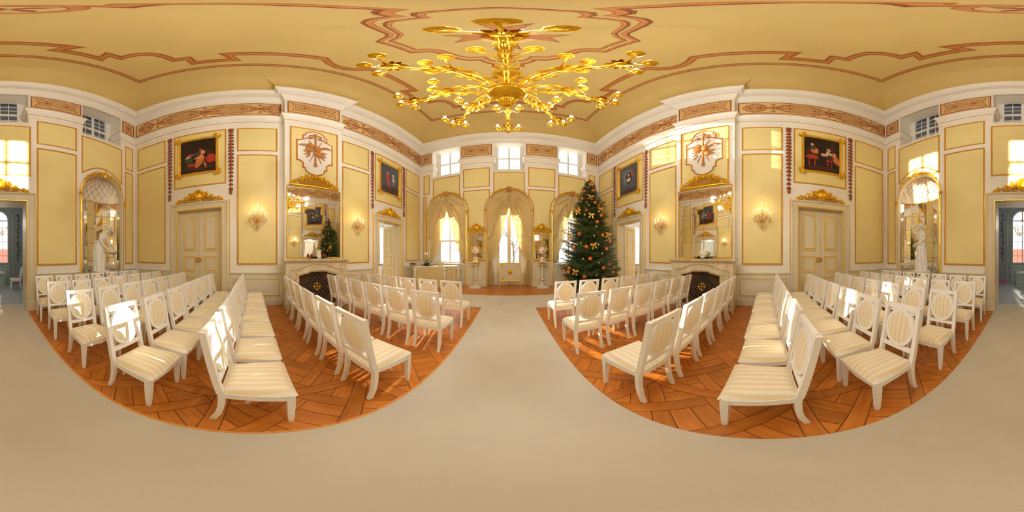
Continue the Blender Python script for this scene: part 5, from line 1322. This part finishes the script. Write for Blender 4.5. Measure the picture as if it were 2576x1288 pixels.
fm.v = V; fm.f = Fc; fm.m = [0]*len(Fc)
fm.build('fir_branches', M['green'], r, smooth=False); wm.build('twigs', M['trunk'], r)
def star():
    m = MB(); n = 10
    for k in range(n):
        a = 2*pi*k/n; m.at(Ry(a)); m.add([(0, -.012, .0), (.014, 0, .02), (0, 0, .10 if k % 2 == 0 else .08), (-.014, 0, .02), (0, .012, 0)], [(0, 1, 2), (0, 2, 3), (4, 2, 1), (4, 3, 2)])
    m.at(None).ball((0, 0, 0), (.026, .014, .026), 10, 6); return m.mesh('straw_star', M['star'])
def bow():
    m = MB()
    for s in (-1, 1):
        m.ball((s*.065, 0, .03), (.06, .022, .042), 12, 7, Ry(s*-.35)); m.add([(s*.008, -.01, 0), (s*.03, -.012, -.0), (s*.10, -.02, -.13), (s*.05, -.02, -.14), (s*.008, .004, 0), (s*.03, .004, 0), (s*.10, -.01, -.13), (s*.05, -.01, -.14)], [(0, 1, 2, 3), (7, 6, 5, 4), (0, 4, 5, 1), (2, 6, 7, 3), (1, 5, 6, 2), (3, 7, 4, 0)])
    m.ball((0, -.012, .01), .022, 8, 6); return m.mesh('ribbon_bow', M['bow'])
def baub(): return MB().ball((0, 0, 0), .036, 14, 9).lathe([(.010, .032), (.010, .046), (.003, .05), (.003, .06)], 8).mesh('bauble', M['bauble'])
SM, BM, GM = star(), bow(), baub()
vd = Vector((TX, TY, 0)).normalized(); vr = Vector((vd.y, -vd.x, 0)); vang = atan2(vd.x, vd.y)
orn = [('s', 5, -182), ('s', -12, -157), ('s', 10, -158), ('s', -17, -137), ('s', 14, -125), ('s', 23, -118), ('s', -7, -104), ('s', -25, -110), ('s', 28, -93), ('s', 18, -76), ('s', -22, -48), ('s', 30, -46), ('s', 48, -33), ('s', -34, -20), ('s', -6, -20), ('s', 38, -16), ('s', 2, 5), ('s', 46, 17), ('s', 31, 25), ('s', -45, 26), ('s', -47, 35), ('s', -10, 43), ('s', 33, 48), ('s', -58, 49), ('s', -61, 33), ('s', 54, 36),
       ('b', 4, -140), ('b', 5, -92), ('b', 5, -174), ('b', 10, -23), ('b', -30, 33), ('b', 43, -48), ('b', -45, -44), ('b', 27, -110), ('b', -26, -103),
       ('g', -20, -128), ('g', -6, -124), ('g', 18, -134), ('g', 26, -127), ('g', -1, -116), ('g', -10, -92), ('g', 21, -101), ('g', -48, -57), ('g', -41, -67), ('g', 11, -43), ('g', 45, -50), ('g', -18, -27), ('g', 20, -24), ('g', -52, -25), ('g', 28, -5), ('g', -36, -12), ('g', -13, 6), ('g', 21, 14), ('g', 15, 41), ('g', -49, 55), ('g', -51, 20), ('g', 57, 27), ('g', -47, 0), ('g', 36, 50), ('g', 16, -64)]
nmz = {'s': ('straw_star', SM, 'orange straw star', 'star ornament', 'orange straw stars on the tree'), 'b': ('ribbon_bow', BM, 'gold ribbon bow', 'bow', 'gold bows on the tree'), 'g': ('bauble', GM, 'small golden bauble', 'bauble', 'baubles on the tree')}
for kind in 'sbg':
    nm, me, lb, ct, gp = nmz[kind]; L = []
    for kk, dx, dy in orn:
        if kk != kind: continue
        lat = dx*.0166; zz = 1.5-6.9*math.tan(radians(dy*.13975)); R_ = trad(zz); lat = max(-R_*.98, min(R_*.98, lat)); dep = sqrt(max(0, R_*R_-lat*lat))*.96+.02
        L.append((lat, zz, dep))
    for sec in ('left side', 'middle', 'right side'):
        G_ = [p for p in L if (sec == 'left side') == (p[0] < -.28) and (sec == 'right side') == (p[0] > .28)]; G_.sort(key=lambda p: -p[1])
        for i, (lat, zz, dep) in enumerate(G_):
            p = Vector((TX, TY, zz))+vr*lat-vd*dep; o = bpy.data.objects.new(nm, me); C.objects.link(o); o.matrix_world = Matrix.Translation(p) @ Rz(-vang+lat*.5) @ Ry(random.uniform(-.25, .25))
            rk = 'topmost' if i == 0 else ('lowest' if i == len(G_)-1 else ORD[i]+' from the top')
            tag(o, '%s on the %s of the Christmas tree, %s' % (lb, sec if sec != 'middle' else 'middle', rk), ct, gp)
# ---------------------------------------------------------------- statues
def body(name, P, E_, Rr, root, parent):
    me = bpy.data.meshes.new(name); me.from_pydata(P, E_, []); o = bpy.data.objects.new(name, me); C.objects.link(o)
    o.modifiers.new('skin', 'SKIN'); sk = me.skin_vertices[0].data
    for i, q in enumerate(Rr): sk[i].radius = (q, q) if not isinstance(q, tuple) else q; sk[i].use_root = (i == root)
    sb = o.modifiers.new('sub', 'SUBSURF'); sb.levels = 2; sb.render_levels = 2
    bpy.context.view_layer.update()
    nm = bpy.data.meshes.new_from_object(o.evaluated_get(bpy.context.evaluated_depsgraph_get())); bpy.data.objects.remove(o); return nm
def statue(label, Mx, sk, extra, skirt_):
    r = thing('marble_statue', label, 'statue', Mx, 'marble statues in the niches')
    nm = body('figure', *sk, None); vs = [tuple(v.co) for v in nm.vertices]; fs = [tuple(p.vertices) for p in nm.polygons]
    m = MB().add(vs, fs); extra(m); m.build('figure', M['statue'], r, ang=80)
    skirt_().build('draped_skirt', M['statue'], r, ang=70)
    MB().lathe([(.24, 0), (.24, .04), (.22, .055), (0, .055)], 24, (.02, 0, 0), axis='y').build('plinth', M['statue'], r) if 0 else MB().cbox(-.22, .26, 0, .05, -.16, .18, .01).build('plinth', M['statue'], r)
    return r
def face(m, c, yaw, pitch, s=1.0, bun=True):
    """head features about centre c, facing +z turned by yaw and pitch"""
    m.at(T(*c) @ Ry(yaw) @ Rx(pitch)); m.ball((0, 0, 0), (.072*s, .098*s, .085*s), 16, 12); m.ball((0, -.055*s, .03*s), (.045*s, .045*s, .045*s), 12, 8)
    m.ball((0, -.008*s, .085*s), (.012*s, .028*s, .016*s), 8, 6); m.ball((0, -.045*s, .074*s), (.022*s, .007*s, .01*s), 8, 5); m.ball((0, -.058*s, .072*s), (.018*s, .007*s, .01*s), 8, 5); m.ball((0, -.085*s, .062*s), (.018*s, .014*s, .014*s), 8, 5)
    for e in (-1, 1): m.ball((e*.028*s, .014*s, .073*s), (.016*s, .009*s, .010*s), 8, 5); m.ball((e*.028*s, .030*s, .074*s), (.022*s, .005*s, .010*s), 8, 5); m.ball((e*.073*s, -.005*s, .0), (.010*s, .024*s, .016*s), 8, 5)
    m.at(None)
def hairm(c, yaw, pitch, s=1.0):
    m = MB().at(T(*c) @ Ry(yaw) @ Rx(pitch)); m.ball((0, .025*s, -.018*s), (.083*s, .092*s, .088*s), 16, 10); m.ball((0, .02*s, -.11*s), (.045*s, .045*s, .04*s), 10, 7)
    for k in range(12): a = pi*(-.1+1.2*k/11); m.ball((.078*s*cos(a), .01*s+.078*s*sin(a), .035*s), (.020*s, .018*s, .022*s), 7, 5)
    return m.at(None)
def hand(P, E_, Rr, wi, w_, d, side, n, curl=.4):
    """palm and five fingers grown from wrist vertex wi at w_, pointing along d"""
    w_, d = Vector(w_), Vector(d).normalized(); side = Vector(side).normalized(); n = Vector(n).normalized()
    k = len(P); P.append(tuple(w_+d*.035)); E_.append((wi, k)); Rr.append((.026, .016)); P.append(tuple(w_+d*.07)); E_.append((k, k+1)); Rr.append((.028, .013)); kp = k+1
    for q, (of, L) in enumerate(((-.024, .055), (-.008, .066), (.008, .062), (.024, .048))):
        b = w_+d*.08+side*of; k = len(P); P += [tuple(b), tuple(b+(d+n*curl*.5).normalized()*L*.5), tuple(b+(d+n*curl*.5).normalized()*L*.5+(d+n*curl*1.4).normalized()*L*.5)]; E_ += [(kp, k), (k, k+1), (k+1, k+2)]; Rr += [.009, .008, .006]
    b = w_+d*.03-side*.03; k = len(P); P += [tuple(b), tuple(b+(d*.6-side*.7+n*.4).normalized()*.035), tuple(b+(d*.8-side*.5+n*.7).normalized()*.06)]; E_ += [(kp-1, k), (k, k+1), (k+1, k+2)]; Rr += [.010, .009, .007]
def folds(cx, z0, wx0, wx1, wz0, wz1, lean, y1, nf=13, seed=1):
    def f(a, b):
        random.seed(seed); t = 2*pi*a; y = y1*(1-b)+.04*b; w_ = wx0+(wx1-wx0)*b**.8; d_ = wz0+(wz1-wz0)*b**.8
        rp = 1+.10*(.35+b*.65)*sin(nf*t+2.2*b+1.3*sin(2*t))+.04*sin(5*t-4*b)
        return (cx+lean*(1-b)+w_*cos(t)*rp, y+.0, z0+d_*sin(t)*rp)
    return MB().grid(f, 96, 22)
# right niche: one arm over her head, the other hand at the knot of the skirt
P = [(.0, .86, 0), (.02, 1.00, .01), (.0, 1.13, .02), (-.01, 1.24, .01), (-.02, 1.33, 0), (-.03, 1.42, .0), (-.04, 1.50, .01),
     (-.12, 1.27, 0), (-.27, 1.27, .03), (-.35, 1.42, .03), (-.22, 1.53, .02),
     (.12, 1.27, 0), (.17, 1.08, .03), (.07, .93, .14), (-.09, .89, .18),
     (-.09, .80, .0), (-.11, .45, .03), (-.11, .10, .0), (-.13, .05, .10), (.09, .80, .0), (.13, .45, .08), (.10, .10, .0), (.13, .05, .12)]
E_ = [(0, 1), (1, 2), (2, 3), (3, 4), (4, 5), (5, 6), (3, 7), (7, 8), (8, 9), (9, 10), (3, 11), (11, 12), (12, 13), (13, 14), (0, 15), (15, 16), (16, 17), (17, 18), (0, 19), (19, 20), (20, 21), (21, 22)]
Rr = [(.13, .10), (.105, .085), (.12, .095), (.11, .075), .05, .045, .06, .055, .040, .032, .024, .055, .040, .034, .024, .09, .065, .038, .03, .09, .065, .038, .03]
hand(P, E_, Rr, 10, P[10], (.9, .35, .0), (0, 0, 1), (0, -1, 0)); hand(P, E_, Rr, 14, P[14], (-.8, -.5, .1), (.4, -.7, 0), (0, 0, -1))
def ex(m):
    face(m, (-.03, 1.49, .02), -.25, .25)
    for e in (-1, 1): m.ball((-.0+e*.055, 1.16, .085), (.045, .042, .035), 12, 8)
st = statue('white marble statue of a woman, one arm raised over her head, in the right niche', fr('back', -3.10, .98, -.06) @ Ry(-.12), (P, E_, Rr, 0), ex, lambda: folds(.01, .01, .165, .21, .13, .16, .0, .90))
hairm((-.03, 1.49, .02), -.25, .25).build('hair', M['statue'], st, ang=80)
MB().tube([(.175*cos(2*pi*i/20)+.01, .90-.02*cos(2*pi*i/20), .135*sin(2*pi*i/20)+.01) for i in range(21)], [.026+.008*sin(i*2.4) for i in range(21)], 8).build('skirt_roll', M['statue'], st)
# left niche: stooping forward over a shell held in both hands
P = [(-.05, .84, 0), (-.03, .98, .03), (.02, 1.10, .07), (.07, 1.20, .09), (.13, 1.27, .12), (.18, 1.33, .14), (.22, 1.38, .15),
     (-.04, 1.22, .08), (-.08, 1.02, .12), (-.03, .86, .20), (.14, .74, .24),
     (.18, 1.18, .08), (.24, 1.00, .12), (.27, .84, .18), (.36, .68, .22),
     (-.12, .78, .0), (-.12, .45, .04), (-.12, .10, .0), (-.12, .05, .10), (.04, .78, .0), (.10, .45, .10), (.06, .10, .0), (.09, .05, .12)]
Rr = [(.13, .10), (.105, .085), (.115, .09), (.105, .075), .05, .045, .06, .055, .040, .034, .025, .055, .040, .033, .025, .09, .065, .038, .03, .09, .065, .038, .03]
E_ = E_[:22]; hand(P, E_, Rr, 10, P[10], (.9, -.3, .2), (0, 0, 1), (0, 1, 0)); hand(P, E_, Rr, 14, P[14], (.1, -.9, .3), (1, 0, 0), (-1, 0, 0))
def ex2(m):
    face(m, (.24, 1.44, .17), .5, .65)
    for e in (-1, 1): m.ball((.05+e*.055, 1.10, .155), (.045, .042, .035), 12, 8)
st = statue('white marble statue of a woman stooping over a shell, in the left niche', fr('back', 3.12, .98, -.06), (P, E_, Rr, 0), ex2, lambda: folds(-.05, .01, .16, .20, .13, .17, -.0, .86, 11, 4))
hairm((.24, 1.44, .17), .5, .65).build('hair', M['statue'], st, ang=80)
m = MB().grid(lambda a, b: (.26+.20*b*cos(2*pi*a)*(1+.06*sin(11*2*pi*a)), .60+.10*b*b, .26+.13*b*sin(2*pi*a)*(1+.06*sin(11*2*pi*a))), 66, 8)
m.lathe([(0, -.02), (.10, -.015), (.18, .04), (.19, .075)], 24, (.26, .60, .26), axis='y'); m.build('shell', M['statue'], st)
MB().grid(lambda a, b: (-.14-.10*sin(pi*b)-.03*sin(9*a), 1.02-.95*b, .02+.16*(a-.5)+.02*sin(14*a+3*b)), 20, 24).build('hanging_cloth', M['statue'], st, ang=70)
for s, t in ((3.12, 'left'), (-3.10, 'right')):
    r = thing('statue_pedestal', 'low grey marble block carrying the statue in the %s niche' % t, 'pedestal', fr('back', s, 0, 0), 'statue pedestals')
    MB().cbox(-.30, .32, 0, .90, .0, .17, .012).build('block', M['marble'], r); MB().cbox(-.33, .35, .925, .98, -.24, .20, .012).build('top_slab', M['marble'], r)
# ---------------------------------------------------------------- small wall devices
for wl, u, z, t in (('right', 5.98, 2.62, 'beside the right back corner'), ('left', 5.98, 2.60, 'in the window corner behind the draped table')):
    r = thing('wall_sensor', 'small white sensor box on the %s wall, %s' % (wl, t), 'sensor', fr(wl, u, z, 0), 'wall sensors')
    MB().cbox(-.035, .035, -.09, .09, 0, .04, .01).build('housing', M['plastic'], r); MB().lathe([(.018, .0), (.015, .012), (0, .016)], 12, (0, -.03, .038)).build('lens', M['black'], r)
# ---------------------------------------------------------------- room behind the back doorway
gf = -B-.6
mb = MB().box(-3.2, 3.2, -9.4, gf+.02, -.15, -.001); struct('floor_grey_room', mb, M['greyfloor'], smooth=False)
mb = MB().box(-3.2, 3.2, -9.4, gf-.12, 4.6, 4.7); struct('ceiling_grey_room', mb, M['winwhite'], smooth=False)
GM_ = T(0, -8.75, 0) @ Rx(pi/2) @ Matrix.Scale(-1, 4, (1, 0, 0)); GM_ = Matrix(((-1, 0, 0, 0), (0, 0, 1, -8.75), (0, 1, 0, 0), (0, 0, 0, 1)))
ap = [(-.58, 1.07), (.58, 1.07)]+arc(0, 3.45, .58, 0, pi, 16)
mb = MB().prism(rect(-3.2, 3.2, 0, 4.7), -.3, 0, [ap]); struct('wall_grey_room_end', mb, M['grey'], GM_, smooth=False)
for s in (-1, 1): struct('wall_grey_room_side', MB().box(*sorted((s*3.0, s*3.1)), -8.8, gf-.1, 0, 4.7), M['grey'], smooth=False)
nw += 1; mb = MB().ribbon(ap, [(0, -.25), (0, .02), (.05, .03), (.08, -.0), (.08, -.2)], True)
mb.ribbon([(.78, 0)]+arc(0, 3.45, .78, 0, pi, 16)+[(-.78, 0)], [(.05, 0), (.04, .05), (-.04, .05), (-.05, 0)])
o = struct('window_%d' % nw, mb, M['sage'], GM_); mt = muntins(-.5, .5, 1.12, 3.42, 4, 6, -.12, .014); mt.box(-.03, .03, 1.1, 4.0, -.14, -.09).box(-.5, .5, 3.4, 3.47, -.14, -.09)
for a in (pi/4, 3*pi/4): mt.tube([(0, 3.45, -.12), (.56*cos(a), 3.45+.56*sin(a), -.12)], .014, 5)
mt.build('muntin', M['winwhite'], o); MB().prism(ap, -.135, -.13).build('pane', M['pane'], o); MB().cbox(-.62, .62, .02, 1.02, 0, .03).ribbon(rect(-.5, -.05, .15, .92), [(0, .03), (.01, .045), (.03, .03)], True).ribbon(rect(.05, .5, .15, .92), [(0, .03), (.01, .045), (.03, .03)], True).build('apron_panel', M['sage'], o)
mb = MB(); mb.mat(0).box(-3.0, -.82, 0, 1.0, 0, .03).box(.82, 3.0, 0, 1.0, 0, .03).box(-3, -.82, .98, 1.03, 0, .06).box(.82, 3, .98, 1.03, 0, .06); mb.mat(1).box(-3.0, -.82, 0, .2, .02, .05).box(.82, 3.0, 0, .2, .02, .05)
struct(trim(), mb, [M['grey'], M['pink']], GM_)
mb = MB(); random.seed(2)
for s in (-1, 1):
    for i in range(46): y = 1.25+2.6*i/46; leafm(mb, s*1.08+random.uniform(-.02, .02), y, random.uniform(0, 6.28), .11, .03, .005, .015)
struct(trim(), mb, M['black'], GM_)
def crystal_chandelier(loc, label):
    r = thing('crystal_chandelier', label, 'chandelier', T(*loc)); m = MB().tube([(0, 0, -.3), (0, 0, 4.58-loc[2])], .012, 6); n = 12
    for k in range(n): a = 2*pi*k/n; m.tube(smoothpts([(0, 0, -.15), (.15*cos(a), .15*sin(a), -.22), (.34*cos(a), .34*sin(a), -.14), (.38*cos(a), .38*sin(a), 0)], 3), .009, 5)
    m.build('frame', M['brass'], r); cn = MB(); fl = MB(); k2 = MB(); random.seed(4)
    for k in range(n):
        a = 2*pi*k/n; x, y = .38*cos(a), .38*sin(a)
        MB().tube([(x, y, 0), (x, y, .10)], .012, 6).build('candle', M['wax'], r); MB().ball((x, y, .125), (.011, .011, .026), 7, 5).build('flame', M['flame'], r)
    for q in range(170):
        a = random.uniform(0, 2*pi); z = random.random(); rr = .40*sin(pi*(.12+.55*z))*random.uniform(.75, 1); k2.lathe([(0, 0), (.011, .03), (0, .07)], 5, (rr*cos(a), rr*sin(a), -.38+.42*z))
    k2.build('crystal_drops', M['crystal'], r)['kind'] = 'stuff'; return r
crystal_chandelier((.0, -7.0, 2.70), 'crystal candle chandelier in the grey room behind the back doorway')
r = thing('display_case', 'sage green case with glass top before the window of the grey room', 'display case', T(-.02, -7.95, 0))
MB().cbox(-.34, .34, -.22, .22, 0, .08).cbox(-.30, .30, -.19, .19, .08, .62).cbox(-.34, .34, -.23, .23, .62, .67).build('cabinet', M['sage'], r); MB().box(-.30, .30, -.2, .2, .67, .98).build('glass_top', M['pane'], r)
MB().box(-.2, .2, -.12, .12, .672, .74).build('exhibits', M['statue'], r)
o = copytree(ch); o.matrix_world = T(-1.02, -7.4, 0) @ Rz(-pi/2); relabel(o, 'white chair standing alone in the grey room behind the back doorway', 'grey room chair')
lamp('grey_room_light', (0, -7.0, 2.9), 18, (1, .95, .88), .3)
portal('window_portal', (0, -9.07, 2.5), (pi/2, 0, 0), 1.2, 3.1)
# ---------------------------------------------------------------- side rooms beyond the open doors
for wl in ('left', 'right'):
    sx = -1 if wl == 'left' else 1; x0, x1 = W+.32, W+4.2
    bx = lambda a, b, *q: MB().box(*sorted((sx*a, sx*b)), *q)
    struct('floor_side_room_'+wl, bx(x0-.02, x1, 3.3, 8.4, -.15, -.001), M['woodplain'], smooth=False); struct('ceiling_side_room_'+wl, bx(x0, x1, 3.3, 8.4, 4.2, 4.3), M['winwhite'], smooth=False)
    struct('wall_side_room_'+wl, bx(x1, x1+.1, 3.3, 8.4, 0, 4.3), M['bluewall' if sx < 0 else 'white'], smooth=False)
    struct('wall_side_room_near_'+wl, bx(x0, x1, 3.2, 3.3, 0, 4.3), M['bluewall' if sx < 0 else 'white'], smooth=False)
    m = MB().prism(rect(*sorted((sx*x0, sx*x1)), 0, 4.3), -.3, 0, [rect(*sorted((sx*(x0+.5), sx*(x0+1.6))), .9, 3.6), rect(*sorted((sx*(x0+2.3), sx*(x0+3.4))), .9, 3.6)]); struct('wall_side_room_front_'+wl, m, M['winwhite'], T(0, 8.3, 0) @ Rx(pi/2), smooth=False)
    for q, xx in enumerate((x0+1.05, x0+2.85)):
        c = thing('net_curtain', 'white net curtain in the side room beyond the open %s doorway, %s window' % (wl, ('nearer', 'farther')[q]), 'curtain', T(sx*xx, 8.275, 0), 'net curtains in the side rooms')
        for s in (-1, 1): MB().grid(lambda a, b: (s*(.64-(.62-.35*sin(pi*.5*b))*a), .02*sin(40*a), 3.8-2.7*b), 30, 12).build('voile', M['sheer'], c)
        nw += 1; m = muntins(-.55, .55, .9, 3.6, 4, 6, -.15, .015); m.ribbon(rect(-.55, .55, .9, 3.6), [(0, -.25), (0, .02), (.06, .03), (.06, -.2)], True); struct('window_%d' % nw, m, M['winwhite'], T(sx*xx, 8.3, 0) @ Rx(pi/2))
    r = thing('sideboard', ('dark-topped white sideboard' if sx < 0 else 'pinkish low cabinet')+' in the side room beyond the open %s doorway' % wl, 'cabinet', T(sx*(x1-.55), 7.45, 0), 'cabinets in the side rooms')
    mm = M['winwhite'] if sx < 0 else M['doorp']
    MB().cbox(-.45, .45, -.6, .6, 0, .86).build('body', mm, r); MB().cbox(-.48, .48, -.63, .63, .86, .91).build('top', M['trunk'], r)
    for e in (-1, 1): MB().box(*sorted((sx*-.452, sx*-.475)), *sorted((e*.02, e*.56)), .08, .80).build('door', mm, r)
    portal('window_portal', (sx*(x0+1.95), 8.62, 2.25), (-pi/2, 0, 0), 3.2, 2.8)
    lamp('side_room_light', (sx*(x0+1.9), 5.8, 3.4), 60, (1, .97, .92), .3)
# ---------------------------------------------------------------- outdoors
struct('ground_outdoors', MB().box(-40, 40, F+.72, 70, -.6, -.5), M['snow'], smooth=False)
def bare_tree(x, y, H_, seed):
    random.seed(seed); r = thing('bare_tree', '', 'tree', T(x, y, -.5), 'bare trees outside the windows'); m = MB()
    def br(p, d, L, q, lv):
        e = p+d*L; mid = p+d*L*.5+Vector((random.uniform(-.04, .04)*L, random.uniform(-.04, .04)*L, 0)); m.tube([p, mid, e], [q, q*.8, q*.6], 5 if lv < 2 else 3, False)
        if lv == 4: return
        for k in range(3 if lv else 5):
            t = random.uniform(.45, 1); nd = (d+Vector((random.uniform(-.8, .8), random.uniform(-.8, .8), random.uniform(-.1, .5)))).normalized(); br(p+d*L*t, nd, L*random.uniform(.5, .72), q*.5, lv+1)
    br(Vector((0, 0, 0)), Vector((0, 0, 1)), H_*.45, .16, 0); m.build('branches', M['trunk'], r); return r
for i, (x, y, t) in enumerate(((3.2, 19, 'middle garden door, right pane'), (9.5, 21, 'window behind the Christmas tree'), (-12.5, 20, 'window behind the draped table'), (.5, 24, 'middle garden door, centre'), (-7.5, 30, 'left of the garden door'), (6.5, 29, 'right of the garden door'))):
    o = bare_tree(x, y, 9+i % 3, 20+i); relabel(o, 'bare leafless tree outside, seen through the '+t if i < 4 else 'bare leafless tree far outside, '+t)

r = thing('house', 'distant house with a red roof seen through the grey room window', 'house', T(2, -42, -1))
MB().box(-11, 11, -4, 4, -6, .6).build('walls', M['white'], r); MB().add([(-11.5, -4.4, .6), (11.5, -4.4, .6), (11.5, 4.4, .6), (-11.5, 4.4, .6), (-9, 0, 4.2), (9, 0, 4.2)], [(0, 1, 5, 4), (1, 2, 5), (2, 3, 4, 5), (3, 0, 4)]).build('roof', M['redroof'], r)
